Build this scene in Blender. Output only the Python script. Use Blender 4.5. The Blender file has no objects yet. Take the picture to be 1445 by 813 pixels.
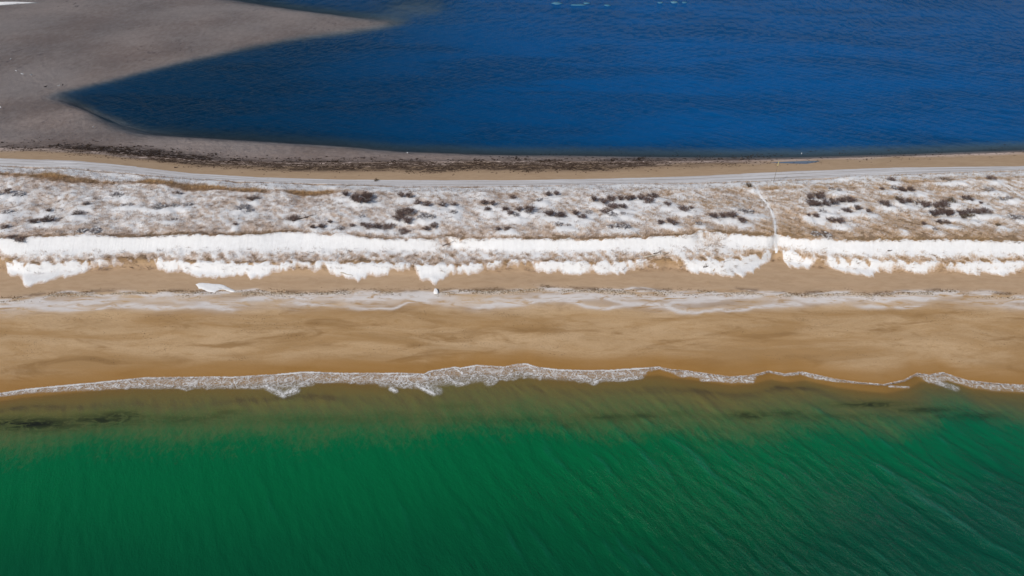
import bpy, bmesh, math, random
import numpy as np
from mathutils import Vector, Matrix
R = math.radians
random.seed(7); rng = np.random.default_rng(11)
scene = bpy.context.scene
col = scene.collection

# ------------------------------------------------------------------ camera, sky, sun, exposure
CAM_H, PITCH, FPX = 65.0, R(38.0), 976.0          # drone height, downward pitch, focal length in photo pixels (1445 wide)
cam = bpy.data.cameras.new('camera'); cam_ob = bpy.data.objects.new('camera', cam); col.objects.link(cam_ob)
cam_ob.location = (0, 0, CAM_H); cam_ob.rotation_euler = (math.pi/2 - PITCH, 0, 0)
cam.sensor_width = 36.0; cam.lens = 36.0*FPX/1445.0; cam.clip_start = 0.5; cam.clip_end = 12000
scene.camera = cam_ob

SUN_EL = R(42.0); SUN_TO = Vector((-0.70, -0.71, 0)).normalized()       # horizontal direction towards the sun: behind left
sun_dir = Vector((SUN_TO.x*math.cos(SUN_EL), SUN_TO.y*math.cos(SUN_EL), math.sin(SUN_EL)))
world = bpy.data.worlds.new('World'); scene.world = world; world.use_nodes = True
wn = world.node_tree; wn.nodes.clear()
sky = wn.nodes.new('ShaderNodeTexSky'); sky.sky_type = 'NISHITA'; sky.sun_disc = False
sky.sun_elevation = SUN_EL; sky.sun_rotation = math.atan2(SUN_TO.x, SUN_TO.y)
sky.air_density = 1.0; sky.dust_density = 0.2; sky.ozone_density = 2.5
bg = wn.nodes.new('ShaderNodeBackground'); bg.inputs['Strength'].default_value = 0.065
wo = wn.nodes.new('ShaderNodeOutputWorld')
wn.links.new(sky.outputs[0], bg.inputs[0]); wn.links.new(bg.outputs[0], wo.inputs[0])
sun = bpy.data.lights.new('sun', 'SUN'); sun.energy = 3.4; sun.angle = R(0.5); sun.color = (1.0, 0.955, 0.89)
sun_ob = bpy.data.objects.new('sun', sun); col.objects.link(sun_ob)
sun_ob.rotation_euler = (-sun_dir).to_track_quat('-Z', 'Y').to_euler()
sun_ob.location = (-60, -60, 90)
scene.view_settings.view_transform = 'Standard'; scene.view_settings.look = 'None'
scene.view_settings.exposure = 0.0; scene.view_settings.gamma = 1.0
scene.view_settings.use_curve_mapping = False
scene.cycles.transparent_max_bounces = 16; scene.cycles.max_bounces = 6

# ------------------------------------------------------------------ helpers
sp, cp = math.sin(PITCH), math.cos(PITCH)
def unproj(px, py, z):
    px = np.asarray(px, float); py = np.asarray(py, float); z = np.asarray(z, float)
    a = px - 722.5; b = 406.5 - py
    ry = cp*FPX + sp*b; rz = -sp*FPX + cp*b
    t = (z - CAM_H)/rz
    return a*t, ry*t
def proj(X, Y, Z):
    dz = Z - CAM_H
    d = Y*cp - dz*sp; u = Y*sp + dz*cp
    return 722.5 + FPX*X/d, 406.5 - FPX*u/d

_tabs = {}
def vnoise(x, y, seed=0):
    if seed not in _tabs: _tabs[seed] = np.random.default_rng(1000+seed).random((256, 256))
    T = _tabs[seed]
    xi = np.floor(x).astype(int); yi = np.floor(y).astype(int)
    fx = x-xi; fy = y-yi
    fx = fx*fx*fx*(fx*(fx*6-15)+10); fy = fy*fy*fy*(fy*(fy*6-15)+10)
    a = T[xi & 255, yi & 255]; b = T[(xi+1) & 255, yi & 255]; c = T[xi & 255, (yi+1) & 255]; d = T[(xi+1) & 255, (yi+1) & 255]
    return (a*(1-fx)+b*fx)*(1-fy)+(c*(1-fx)+d*fx)*fy
def fbm(x, y, seed=0, octv=4, gain=0.5):
    s = 0; a = 1; n = 0
    for k in range(octv):
        s = s + a*vnoise(x*2**k+17.3*k, y*2**k-9.1*k, seed+k); n += a; a *= gain
    return s/n
def sstep(a, b, x):
    t = np.clip((x-a)/(b-a), 0, 1); return t*t*(3-2*t)

def grid_mesh(name, X, Y, Z, mat, attrs=None, keep=None, kind=None, smooth=True):
    ny, nx = X.shape
    idx = np.arange(nx*ny).reshape(ny, nx)
    q = np.stack([idx[:-1, :-1], idx[:-1, 1:], idx[1:, 1:], idx[1:, :-1]], -1).reshape(-1, 4)
    co = np.stack([X, Y, Z], -1).reshape(-1, 3)
    used = None
    if keep is not None:
        q = q[keep.reshape(-1)]
        used = np.unique(q); remap = np.full(nx*ny, -1); remap[used] = np.arange(len(used))
        q = remap[q]; co = co[used]
    return raw_mesh(name, co, q, mat, {k: (v.reshape(-1, v.shape[-1]) if v.ndim == 3 else v.reshape(-1))[used if used is not None else slice(None)] for k, v in (attrs or {}).items()}, kind, smooth)
def raw_mesh(name, co, faces, mat, attrs=None, kind=None, smooth=False, parent=None):
    me = bpy.data.meshes.new(name)
    nf, k = faces.shape
    me.vertices.add(len(co)); me.vertices.foreach_set('co', np.asarray(co, np.float32).ravel())
    me.loops.add(nf*k); me.loops.foreach_set('vertex_index', faces.astype(np.int32).ravel())
    me.polygons.add(nf); me.polygons.foreach_set('loop_start', (np.arange(nf)*k).astype(np.int32))
    me.update(calc_edges=True)
    if smooth: me.polygons.foreach_set('use_smooth', np.ones(nf, bool))
    for an, v in (attrs or {}).items():
        if v.ndim == 1:
            a = me.attributes.new(an, 'FLOAT', 'POINT'); a.data.foreach_set('value', v.astype(np.float32))
        else:
            a = me.attributes.new(an, 'FLOAT_VECTOR', 'POINT'); a.data.foreach_set('vector', v.astype(np.float32).ravel())
    me.materials.append(mat)
    o = bpy.data.objects.new(name, me); col.objects.link(o)
    if kind: o['kind'] = kind
    if parent: o.parent = parent
    return o
def tag(o, label, cat=None, group=None):
    o['label'] = label
    if cat: o['category'] = cat
    if group: o['group'] = group
    return o

# node helper
class NT:
    def __init__(s, name):
        s.m = bpy.data.materials.new(name); s.m.use_nodes = True; s.t = s.m.node_tree; s.t.nodes.clear()
        s.out = s.t.nodes.new('ShaderNodeOutputMaterial')
    def n(s, typ, **kw):
        nd = s.t.nodes.new('ShaderNode'+typ)
        ins = kw.pop('ins', {})
        for k, v in kw.items(): setattr(nd, k, v)
        for k, v in ins.items(): s.put(nd.inputs[k], v)
        return nd
    def put(s, sock, v):
        if isinstance(v, bpy.types.NodeSocket): s.t.links.new(v, sock)
        elif isinstance(v, bpy.types.Node): s.t.links.new(v.outputs[0], sock)
        else:
            if isinstance(v, (tuple, list)) and len(v) == 3 and sock.type == 'RGBA': v = (*v, 1)
            sock.default_value = v
    def math(s, op, a, b=None, clamp=False):
        nd = s.n('Math', operation=op); nd.use_clamp = clamp; s.put(nd.inputs[0], a)
        if b is not None: s.put(nd.inputs[1], b)
        return nd.outputs[0]
    def mix(s, f, a, b):
        nd = s.n('Mix', data_type='RGBA'); s.put(nd.inputs[0], f); s.put(nd.inputs[6], a); s.put(nd.inputs[7], b); return nd.outputs[2]
    def attr(s, name): return s.n('Attribute', attribute_name=name)
    def noise(s, vec, scale, detail=4, rough=0.55, dist=0.0, norm=True):
        nd = s.n('TexNoise', ins={'Vector': vec, 'Scale': scale, 'Detail': detail, 'Roughness': rough, 'Distortion': dist}); return nd.outputs['Fac']
    def map(s, vec, scale=(1, 1, 1), rot=(0, 0, 0), loc=(0, 0, 0)):
        return s.n('Mapping', ins={'Vector': vec, 'Scale': scale, 'Rotation': rot, 'Location': loc}).outputs[0]
    def pos(s): return s.n('NewGeometry').outputs['Position']
    def ramp(s, f, a, b):      # smooth step from a to b
        nd = s.n('MapRange', interpolation_type='SMOOTHSTEP', ins={'Value': f, 'From Min': a, 'From Max': b}); return nd.outputs[0]
    def bump(s, h, strength, dist):
        return s.n('Bump', ins={'Height': h, 'Strength': strength, 'Distance': dist}).outputs[0]
    def done(s, sh): s.t.links.new(sh if isinstance(sh, bpy.types.NodeSocket) else sh.outputs[0], s.out.inputs[0]); return s.m

# ------------------------------------------------------------------ lines of the shore, read from the photograph and laid on the ground
def line(pts, z):
    p = np.array(pts, float)
    X, Y = unproj(p[:, 0], p[:, 1], z)
    L, Rr = X[0], X[-1]
    Xs, Ys = [X], [Y]
    # the shore goes on outside the picture: reflect about the ends
    for k in range(2):
        Xa = np.concatenate(Xs); Ya = np.concatenate(Ys)
        lo, hi = Xa.min(), Xa.max()
        o = np.argsort(Xa); Xa = Xa[o]; Ya = Ya[o]
        Xs = [2*lo-Xa[::-1][:-1], Xa, 2*hi-Xa[::-1][1:]]; Ys = [Ya[::-1][:-1], Ya, Ya[::-1][1:]]
    return np.concatenate(Xs), np.concatenate(Ys)
SWASH = [(0,555),(40,549),(80,545),(125,541),(167,537),(207,533),(270,532.5),(333,532),(385,529),(430,525),(460,526),(482,527),(540,527),(560,526.5),(598,528),(606,524),(625,521),(643,518),(650,519.5),(672,515.5),(712,518),(730,514),(744,513.5),(757,518),(789,522),(832,523),(860,522.5),(900,520),(929,518),(948,522),(964,523),(1000,528),(1031,532),(1060,530),(1084,524),(1108,528),(1131,525),(1150,529),(1177,535),(1212,540),(1247,543),(1275,537),(1294,527),(1310,529),(1331,526),(1364,537),(1400,541),(1445,544)]
ICE_LO = [(0,450),(70,444),(130,440),(180,435),(250,440),(330,442),(400,438),(482,438),(600,434),(690,438),(800,433),(880,438),(964,441),(1060,440),(1150,434),(1250,432),(1350,435),(1445,439)]
WRACK = [(0,424),(37,420),(83,415),(167,412),(267,413),(367,412),(433,415),(482,412),(615,412),(715,411),(765,406),(800,409),(882,411),(964,412),(1047,411),(1131,416),(1197,411),(1230,417),(1331,411),(1445,418)]
TOE_RAG = [(0,367),(6,370),(9,383),(23,388),(35,405),(58,397),(83,392),(118,384),(121,381),(148,378),(171,377),(181,373),(200,371),(216,372),(223,381),(236,384),(248,381),(251,384),(276,389),(321,391),(331,387),(362,392),(387,386),(425,382),(450,384),(453,380),(462,384),(475,391),(495,392),(505,396),(518,391),(538,388),(580,383),(582,379),(585,385),(593,393),(615,399),(633,389),(637,384),(640,387),(663,386),(688,381),(724,378),(739,378),(774,384),(799,387),(819,389),(837,383),(844,387),(875,387),(890,381),(900,381),(930,376),(934,371),(942,371),(947,374),(965,378),(980,386),(997,384),(1025,391),(1063,386),(1073,376),(1086,368),(1094,360),(1098,359),(1113,376),(1141,378),(1153,373),(1158,371),(1166,377),(1208,386),(1229,384),(1232,391),(1235,391),(1237,383),(1269,382),(1284,384),(1318,383),(1321,379),(1359,387),(1384,386),(1417,389),(1427,386),(1445,380)]
TOE = [(0,377),(35,386),(120,380),(200,377),(362,388),(480,388),(615,390),(724,381),(850,384),(940,377),(1025,386),(1092,364),(1150,375),(1300,383),(1445,384)]
BELT_LO = [(0,366),(38,374),(75,376),(120,371),(176,366),(226,368),(276,372),(362,372),(462,371),(538,371),(580,373),(638,374),(724,369),(824,372),(925,368),(975,370),(1050,364),(1086,358),(1098,355),(1158,367),(1234,371),(1334,372),(1445,371)]
BELT_HI = [(0,359),(50,359),(100,357),(176,355),(251,353),(362,354),(487,352),(613,350),(638,346),(724,353),(824,353),(925,354),(975,351),(1050,350),(1083,351),(1098,345),(1133,352),(1208,359),(1259,358),(1445,360)]
CREST = [(0,339),(75,335),(151,334),(216,334),(276,333),(362,331),(400,326),(450,330),(538,334),(608,333),(633,328),(650,334),(724,334),(849,336.5),(975,335),(985,329),(1025,330),(1086,334),(1098,332),(1158,338),(1234,340),(1334,340),(1445,342)]
MIDB = [(0,300),(1445,300)]
BACK = [(0,247),(60,249),(110,252),(176,256),(251,262),(362,268),(462,269),(563,273),(724,272),(849,270),(975,268),(1086,265),(1183,262),(1259,258),(1359,254),(1445,251)]
ROAD_LO = [(0,234.5),(100,237.5),(176,244),(251,252),(362,257.6),(462,260),(563,263.5),(724,263.5),(849,260.6),(975,259),(1086,256),(1183,251),(1259,247.6),(1359,244),(1445,241)]
ROAD_HI = [(0,224),(100,227),(167,233),(267,245),(367,251),(482,254),(600,255),(715,255),(850,253),(964,250),(1131,242),(1264,237),(1445,235)]
LAGOON = [(0,211),(100,212),(200,222),(300,229),(400,231),(482,231),(724,229),(850,230),(964,229),(1050,227),(1131,224),(1300,219.5),(1445,214)]
FEAT = [(SWASH,0.12),(ICE_LO,1.05),(WRACK,1.55),(TOE,1.9),(BELT_LO,3.0),(BELT_HI,3.3),(CREST,4.7),(MIDB,4.3),(BACK,3.5),(ROAD_LO,2.3),(ROAD_HI,1.75),(LAGOON,0.06)]
LINES = [line(p, z) for p, z in FEAT]
TOE_W = line(TOE_RAG, 2.05)
def feats(X):
    Ys = [np.interp(X, *l) for l in LINES]
    for k in range(1, len(Ys)): Ys[k] = np.maximum(Ys[k], Ys[k-1]+0.3)
    return Ys
# deep water of the lagoon (outline on the water plane)
DEEP = np.array([(60,134),(85,140),(110,150),(140,165),(165,178),(200,187),(300,193),(400,199),(482,204),(560,211),(700,216),(964,219.5),(1131,220),(1300,215),(1445,210),(1900,190),(4500,100),(4500,-240),(-2500,-240),(-900,-120),(0,-48),(200,-28),(330,-6),(380,2),(420,8),(460,13),(500,20),(540,28),(564,33.5),(530,41),(482,48),(450,51.5),(400,58),(350,67),(300,79),(250,89),(200,101),(150,114),(100,126)], float)
DX, DY = unproj(DEEP[:, 0], DEEP[:, 1], 0.0)
def sdist(X, Y):
    """distance to the deep outline, positive inside"""
    d2 = np.full(X.shape, 1e12); inside = np.zeros(X.shape, bool)
    n = len(DX)
    for i in range(n):
        x0, y0, x1, y1 = DX[i], DY[i], DX[(i+1) % n], DY[(i+1) % n]
        ex, ey = x1-x0, y1-y0
        t = np.clip(((X-x0)*ex+(Y-y0)*ey)/(ex*ex+ey*ey), 0, 1)
        d2 = np.minimum(d2, (X-x0-t*ex)**2+(Y-y0-t*ey)**2)
        c = (y0 > Y) != (y1 > Y)
        inside ^= c & (X < ex*(Y-y0)/(ey if abs(ey) > 1e-9 else 1e-9)+x0)
    d = np.sqrt(d2); return np.where(inside, d, -d)

def axis(segs):
    out = [segs[0][0]]
    for a, b, st in segs:
        n = max(1, int(round((b-a)/st))); out += list(np.linspace(a, b, n+1)[1:])
    return np.array(out)
def geo(a, b, s0, ratio):      # growing steps from a to b
    out = [a]; s = s0; sgn = 1 if b > a else -1
    while abs(out[-1]-b) > s*1.5 and len(out) < 400: out.append(out[-1]+sgn*s); s *= ratio
    out.append(b); return np.array(out)

# ------------------------------------------------------------------ terrain heights
def sym(xin, step, reach, s0, ratio=1.12):
    c = axis([(-xin, xin, step)]); r = geo(xin, reach, s0, ratio)[1:]
    return np.concatenate([-r[::-1], c, r])
GX = sym(112, 0.29, 5000, 0.4, 1.15)
Yc = np.concatenate([geo(38, -1500, 0.6, 1.14)[::-1][:-1], axis([(38, 62, 0.3), (62, 78, 0.24), (78, 120, 0.21), (120, 134, 0.3)]), geo(134, 6000, 0.5, 1.035)[1:]])
TXg, TYg = np.meshgrid(GX, Yc)
def terrain_z(X, Y):
    F = feats(X)
    zs = [z for _, z in FEAT]
    shp = X.shape
    # long gentle changes of height along the shore
    nz = (fbm(X/23, Y*0, 5, 3)-0.5)
    Z = np.zeros(shp)
    dsea = F[0]-Y
    sea = 0.12 - np.interp(np.maximum(dsea, 0), [0, 1.5, 4, 8, 14, 25, 60, 200, 2000], [0, 0.2, 0.48, 0.95, 1.7, 2.9, 5, 9, 14])
    sea += (fbm(X/5, Y/3, 8, 3)-0.5)*0.25*sstep(1, 5, dsea)
    for k in range(len(F)-1):
        t = (Y-F[k])/(F[k+1]-F[k])
        e = [0, 0, 0, 0.35, 0.3, 0.25, 0.5, 0.5, 0.3, 0.2, 0][k] if k < 11 else 0
        tt = t*(1-e)+e*sstep(0, 1, t)
        zk = zs[k]+(zs[k+1]-zs[k])*tt
        Z = np.where((t >= 0) & (t < 1), zk, Z)
    dune = sstep(0, 2.5, Y-F[3])*(1-sstep(-1.5, 0.5, Y-F[9]))
    crest_amt = np.exp(-((Y-F[6])/4)**2)
    Z = Z + nz*1.3*crest_amt*dune
    Z = Z + dune*(fbm(X/7, Y/7, 21, 4)-0.5)*1.1*(0.4+0.6*sstep(0, 3, Y-F[6]))
    bump = (fbm(X/1.15, Y/1.15, 31, 3)-0.5)
    belt = sstep(0, .6, Y-F[4])*(1-sstep(-.6, 0, Y-F[5])) + sstep(0, 1, Y-F[6])*(1-sstep(-2, 0, Y-F[8]))
    Z = Z + bump*0.30*belt
    # gentle beach relief
    bz = (1-sstep(-1, 1, Y-F[3]))*sstep(0, 4, Y-F[0])
    Z = Z + bz*(fbm(X/9, Y/2.2, 41, 4)-0.5)*0.22
    Z = np.where(dsea > 0, sea, Z)
    # lagoon side
    dl = Y-F[11]
    s = sdist(X, Y)
    edge = np.where(X > -60, 6.0, 5.0)
    flat = -0.03 - 0.15*sstep(0, 9, dl) + 0.30*(fbm(X/13, Y/9, 51, 4)-0.5)*sstep(1, 9, dl)
    flat = np.minimum(flat, -0.02*sstep(0, 2, dl))
    bar = np.exp(-(((X+unproj(480, 60, 0)[0]*-1)/40)**2))*0.06
    px, py = proj(X, Y, 0*X)
    shoal = np.exp(-((px-590)/75)**2-((py-8)/24)**2)*4.6
    wide = np.where(Y < 147+0.0*X, 1.0, 0.0); deep = -5.0*(wide*sstep(-2.5, 11, s)+(1-wide)*sstep(-0.5, 5.5, s)) + np.minimum(shoal, 4.3)*sstep(0, 3, s) - 2.5*sstep(5, 60, s)
    lag = flat + deep - 12*sstep(200, 900, dl)
    lag = np.where(s > 0, np.minimum(lag, flat-1.35*sstep(0, 5, s)), lag)
    Z = np.where(dl > 0, np.where(dl > 0, 0.06*(1-sstep(0, 1.5, dl)), 0)+lag, Z)
    return Z
ZT = terrain_z(TXg, TYg)
# soften creases a little along the fall line
for it in range(2):
    Zs = ZT.copy(); Zs[1:-1] = 0.25*ZT[:-2]+0.5*ZT[1:-1]+0.25*ZT[2:]; ZT = Zs
def sample(G, X, Y):
    X = np.clip(np.asarray(X, float), GX[0], GX[-1]-1e-6); Y = np.clip(np.asarray(Y, float), Yc[0], Yc[-1]-1e-6)
    i = np.searchsorted(GX, X, side='right')-1; j = np.searchsorted(Yc, Y, side='right')-1
    i = np.clip(i, 0, len(GX)-2); j = np.clip(j, 0, len(Yc)-2)
    fx = (X-GX[i])/(GX[i+1]-GX[i]); fy = (Y-Yc[j])/(Yc[j+1]-Yc[j])
    return (G[j, i]*(1-fx)+G[j, i+1]*fx)*(1-fy)+(G[j+1, i]*(1-fx)+G[j+1, i+1]*fx)*fy
def ground(px, py, G=None):
    """where the sight line through a photo pixel meets the ground"""
    z = np.full(np.shape(px), 3.0)
    for _ in range(12):
        X, Y = unproj(px, py, z); z = 0.5*z+0.5*sample(ZT if G is None else G, X, Y)
    X, Y = unproj(px, py, z); return X, Y, sample(ZT if G is None else G, X, Y)

# ------------------------------------------------------------------ shrubs of the dune: (x, y, width, height in photo pixels, look)
SHRUBS = [(5,272,20,11,'d'),(26,274,16,7,'g'),(62,311,32,10,'d'),(110,302,16,4,'d'),(10,299,14,5,'g'),(8,321,12,5,'d'),(70,298,9,4,'d'),(122,289,12,4,'d'),(124,324,26,9,'g'),(166,275,24,6,'g'),(181,288,17,6,'g'),(230,291,26,9,'g'),(255,289,20,8,'g'),(345,293,30,10,'g'),(252,273,6,7,'d'),(357,281,11,6,'d'),(333,317,7,5,'d'),(245,309,8,6,'g'),(25,337,28,4,'d'),
(510,280,30,15,'d'),(488,274,13,9,'d'),(570,302,28,20,'d'),(571,277,18,10,'d'),(590,286,14,8,'d'),(602,289,12,8,'d'),(625,290,11,8,'d'),(641,289,9,6,'d'),(414,309,15,6,'d'),(447,320,18,7,'d'),(466,314,7,4,'d'),(505,318,19,4,'d'),(480,323,17,5,'g'),(535,320,40,7,'d'),(605,321,21,7,'d'),(571,327,15,5,'d'),(597,305,16,5,'g'),(610,306,8,5,'g'),(690,287,19,11,'d'),(688,296,10,6,'d'),(713,295,13,6,'d'),(720,302,11,6,'d'),(724,279,10,6,'d'),(709,323,20,4,'d'),(640,300,10,4,'g'),(510,306,10,3,'g'),
(741,294,28,10,'d'),(728,304,10,6,'g'),(761,282,11,8,'g'),(779,274,17,8,'d'),(775,302,17,9,'d'),(790,304,15,6,'d'),(812,301,16,8,'d'),(822,307,14,6,'d'),(830,299,10,6,'g'),(843,282,25,10,'d'),(862,281,12,8,'d'),(880,280,20,9,'d'),(899,278,24,13,'d'),(915,284,14,7,'d'),(921,277,13,6,'d'),(872,293,27,8,'d'),(856,299,13,7,'d'),(863,303,17,6,'g'),(878,302,10,4,'g'),(942,288,14,5,'d'),(963,295,15,8,'d'),(975,294,8,4,'d'),(938,313,20,7,'d'),(950,316,9,5,'d'),(871,317,32,12,'g'),(795,316,18,7,'g'),(1018,304,38,10,'d'),(1046,311,14,9,'d'),(985,315,10,8,'g'),(1055,300,20,6,'g'),
(1148,277,25,11,'d'),(1145,287,14,10,'d'),(1164,288,38,10,'d'),(1193,282,27,9,'d'),(1178,267,20,8,'g'),(1194,297,17,8,'d'),(1210,294,14,8,'d'),(1225,299,10,5,'d'),(1160,298,16,5,'g'),(1140,304,6,4,'d'),(1151,305,9,4,'d'),(1179,312,20,7,'d'),(1158,330,28,9,'g'),(1248,287,14,9,'d'),(1266,280,14,11,'o'),(1277,286,22,7,'d'),(1296,287,16,5,'g'),(1261,264,12,12,'g'),(1281,269,24,6,'d'),(1244,267,9,4,'d'),(1257,254,14,4,'d'),(1322,291,32,24,'d'),(1330,302,28,14,'d'),(1341,283,13,7,'o'),(1372,298,48,9,'d'),(1362,307,22,7,'o'),(1333,315,21,6,'d'),(1303,316,8,5,'d'),(1319,324,8,5,'g'),(1364,280,13,6,'d'),(1383,287,7,5,'d'),(1407,318,9,4,'o'),(1417,279,22,9,'g'),(1395,268,16,5,'g'),(1435,306,24,9,'g'),(1396,252,14,6,'d'),(1334,254,20,4,'t'),(1056,262,8,9,'o'),(531,254,9,4,'o'),(1268,323,7,3,'t')]
SH = np.array([(a, b, c, d) for a, b, c, d, _ in SHRUBS])
SHX, SHY, SHZ = ground(SH[:, 0], SH[:, 1]+SH[:, 3]*0.3)
def px_scale(X, Y, Z): return (Y*cp-(Z-CAM_H)*sp)/FPX          # metres in one photo pixel there
SHS = px_scale(SHX, SHY, SHZ)

def blob(X, Y, px, py, rx, ry):                                  # soft spot given by a photo pixel, with radii in metres
    x, y, z = ground(np.array([px], float), np.array([py], float))
    return np.exp(-(((X-x[0])/rx)**2+((Y-y[0])/ry)**2))
# worn footpaths
def ground_line(pts, step=0.25):
    p = np.array(pts, float); x, y, z = ground(p[:, 0], p[:, 1])
    d = np.concatenate([[0], np.cumsum(np.hypot(np.diff(x), np.diff(y)))]); s = np.arange(0, d[-1], step)
    xs, ys = np.interp(s, d, x), np.interp(s, d, y)
    k = np.ones(7)/7
    xs = np.convolve(np.pad(xs, 3, 'edge'), k, 'valid'); ys = np.convolve(np.pad(ys, 3, 'edge'), k, 'valid')
    return xs, ys
PATH1 = ground_line([(1066,262),(1069,270),(1075,279),(1082,287),(1088,296),(1092,306),(1094,316),(1094,326),(1093,336),(1095,345),(1096,354),(1094,364)])
PATH2 = ground_line([(1372,246),(1398,252),(1412,259),(1428,268),(1445,280),(1475,293)])
def dist_line(X, Y, L):
    x, y = L; d = np.full(X.shape, 1e9)
    for i in range(0, len(x), 2): d = np.minimum(d, (X-x[i])**2+(Y-y[i])**2)
    return np.sqrt(d)

# ------------------------------------------------------------------ snow on the dune
j0, j1 = np.searchsorted(Yc, 70), np.searchsorted(Yc, 136)
i0, i1 = np.searchsorted(GX, -112), np.searchsorted(GX, 112.1)
SX, SY, SZ = TXg[j0:j1, i0:i1], TYg[j0:j1, i0:i1], ZT[j0:j1, i0:i1]
def aniso(X, Y, ax, ay, la, lb, seed, octv=3):                   # noise drawn out along (ax, ay)
    l = math.hypot(ax, ay); ax, ay = ax/l, ay/l
    return fbm((X*ax+Y*ay)/la, (-X*ay+Y*ax)/lb, seed, octv)
def snow_fields(X, Y):
    F = feats(X)
    toe = np.interp(X, *TOE_W)
    # ragged tongue pattern of the lower edge
    toe = toe + (fbm(X/0.9, Y*0, 61, 3)-0.5)*0.7 + (aniso(X, Y, 0.35, -1, 2.5, 0.55, 63)-0.5)*1.5
    t_low = np.clip((Y-toe)/np.maximum(F[4]-toe, 0.3), -2, 3)
    n1 = aniso(X, Y, 0.62, -0.78, 1.5, 0.55, 71, 3); n2 = fbm(X/5, Y/3.5, 75, 3); n3 = fbm(X/0.55, Y/0.55, 78, 2)
    s = np.full(X.shape, -1.0)
    inside = Y > toe
    bank = 0.52 + np.minimum((Y-toe)*0.55, 0.5)
    s = np.where(inside, bank, np.maximum(-1, (Y-toe)*1.6+0.5))
    # lower grass belt
    hi = F[5]+(fbm(X/2.2, Y*0, 83, 3)-0.5)*1.0; lo = F[4]+(n1-0.5)*1.3+(fbm(X/0.8, Y*0, 84, 3)-0.5)*0.9
    belt = sstep(-0.15, 0.35, Y-lo)*(1-sstep(-1.0, 0.5, Y-hi))
    depth = np.clip((Y-lo)/np.maximum(hi-lo, .3), 0, 1)
    beltv = 0.70+0.06*depth+(n1-0.5)*0.75+(n3-0.5)*0.3-0.16*np.exp(-((Y-lo-.45)/0.4)**2)
    s = s*(1-belt)+beltv*belt
    # crest lip and the plateau behind it
    cr = F[6]+(fbm(X/1.3, Y*0, 87, 3)-0.5)*0.8+(fbm(X/0.45, Y*0, 88, 2)-0.5)*0.35
    plat = sstep(-0.1, 0.25, Y-cr)*(1-sstep(-0.2, 0.3, Y-F[9]))
    dc = Y-cr; db = F[9]-Y
    pv = 0.74+(n1-0.5)*0.36+(n2-0.5)*0.16+(n3-0.5)*0.25
    pv = pv - 0.30*np.exp(-(dc/0.7)**2)*(0.6+0.8*n2) - 0.10*np.exp(-((dc-1.5)/2)**2)
    px, py = proj(X, Y, 0*X+3)
    leftish = 1-sstep(420, 620, px); rightish = sstep(560, 800, px)
    pv = pv + 0.55*np.exp(-((db-1.3)/1.1)**2)*(0.35+0.65*rightish) + 0.30*np.exp(-((db-3.6)/1.6)**2)*(fbm(X/6, Y/3, 90, 2))
    # bare grassy line behind the track, strongest on the left
    gl = F[8]+(fbm(X/6, Y*0, 92, 3)-0.5)*1.6
    grassline = np.exp(-((Y-gl)/(0.3+1.3*fbm(X/7, Y*0, 94, 3)**1.5))**2)*(0.25+0.75*leftish)*(0.30+0.70*sstep(0.28, 0.62, fbm(X/8, Y*0, 93, 3)))*(0.5+fbm(X/1.2, Y/1.2, 96, 2))
    pv = pv - 0.75*grassline - 0.35*np.exp(-((db-0.25)/0.3)**2)
    tan = sstep(900, 1250, px)*(0.6+0.4*sstep(300, 325, py))
    pv = pv - 0.09*tan
    # drifts in the lee of the shrubs
    lee = np.zeros(X.shape)
    for k in range(len(SHX)):
        w = SH[k, 2]*SHS[k]*0.62+0.5
        m = (np.abs(X-SHX[k]-0.3) < 3*w) & (np.abs(Y-SHY[k]+1.0) < 6)
        if m.any(): lee[m] = np.maximum(lee[m], np.exp(-((X[m]-SHX[k]-0.35)/w)**2-((Y[m]-SHY[k]+1.15)/1.0)**2))
    pv = pv + lee*0.35
    s = s*(1-plat)+pv*plat
    # gullies through the slip face
    slip = sstep(0, .3, Y-hi)*(1-sstep(-.3, .2, Y-cr))
    gul = blob(X, Y, 628, 343, 1.9, 4)+blob(X, Y, 1004, 344, 2.6, 5)
    s = s - slip*np.clip(gul, 0, 1)*(0.20+1.0*np.abs(n1-0.5))
    s = s - slip*(aniso(X, Y, 0.25, -1, 3, 0.3, 95)-0.45)*0.5*(0.3+np.exp(-((Y-cr)/0.6)**2))
    # trodden paths keep their snow
    dp = np.minimum(dist_line(X, Y, PATH1), dist_line(X, Y, PATH2))
    s = np.where(dp < 2.2, np.maximum(s, 0.82*np.exp(-(dp/0.42)**2)+s*(1-np.exp(-(dp/0.42)**2))), s)
    s = np.where(Y > F[9]+0.2, -1, s)
    return s, lee, dp, grassline*plat
SNOW, LEE, DP, GLINE = snow_fields(SX, SY)
soft = fbm(SX/2.6, SY/1.6, 97, 3)-0.5
SZZ = SZ + np.where(SNOW > 0.5, 0.30*(SNOW-0.5), 0.35*(SNOW-0.5)) + 0.0 + np.where(SNOW > 0.5, 0.10*soft, 0)
SZZ = SZZ + LEE*0.12 - 0.12*np.exp(-(DP/0.45)**2) + 0.05*np.exp(-((DP-0.7)/0.3)**2)
SZZ = np.maximum(SZZ, SZ-0.4)
km = np.maximum.reduce([SNOW[:-1, :-1], SNOW[1:, :-1], SNOW[:-1, 1:], SNOW[1:, 1:]]) > 0.40
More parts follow.
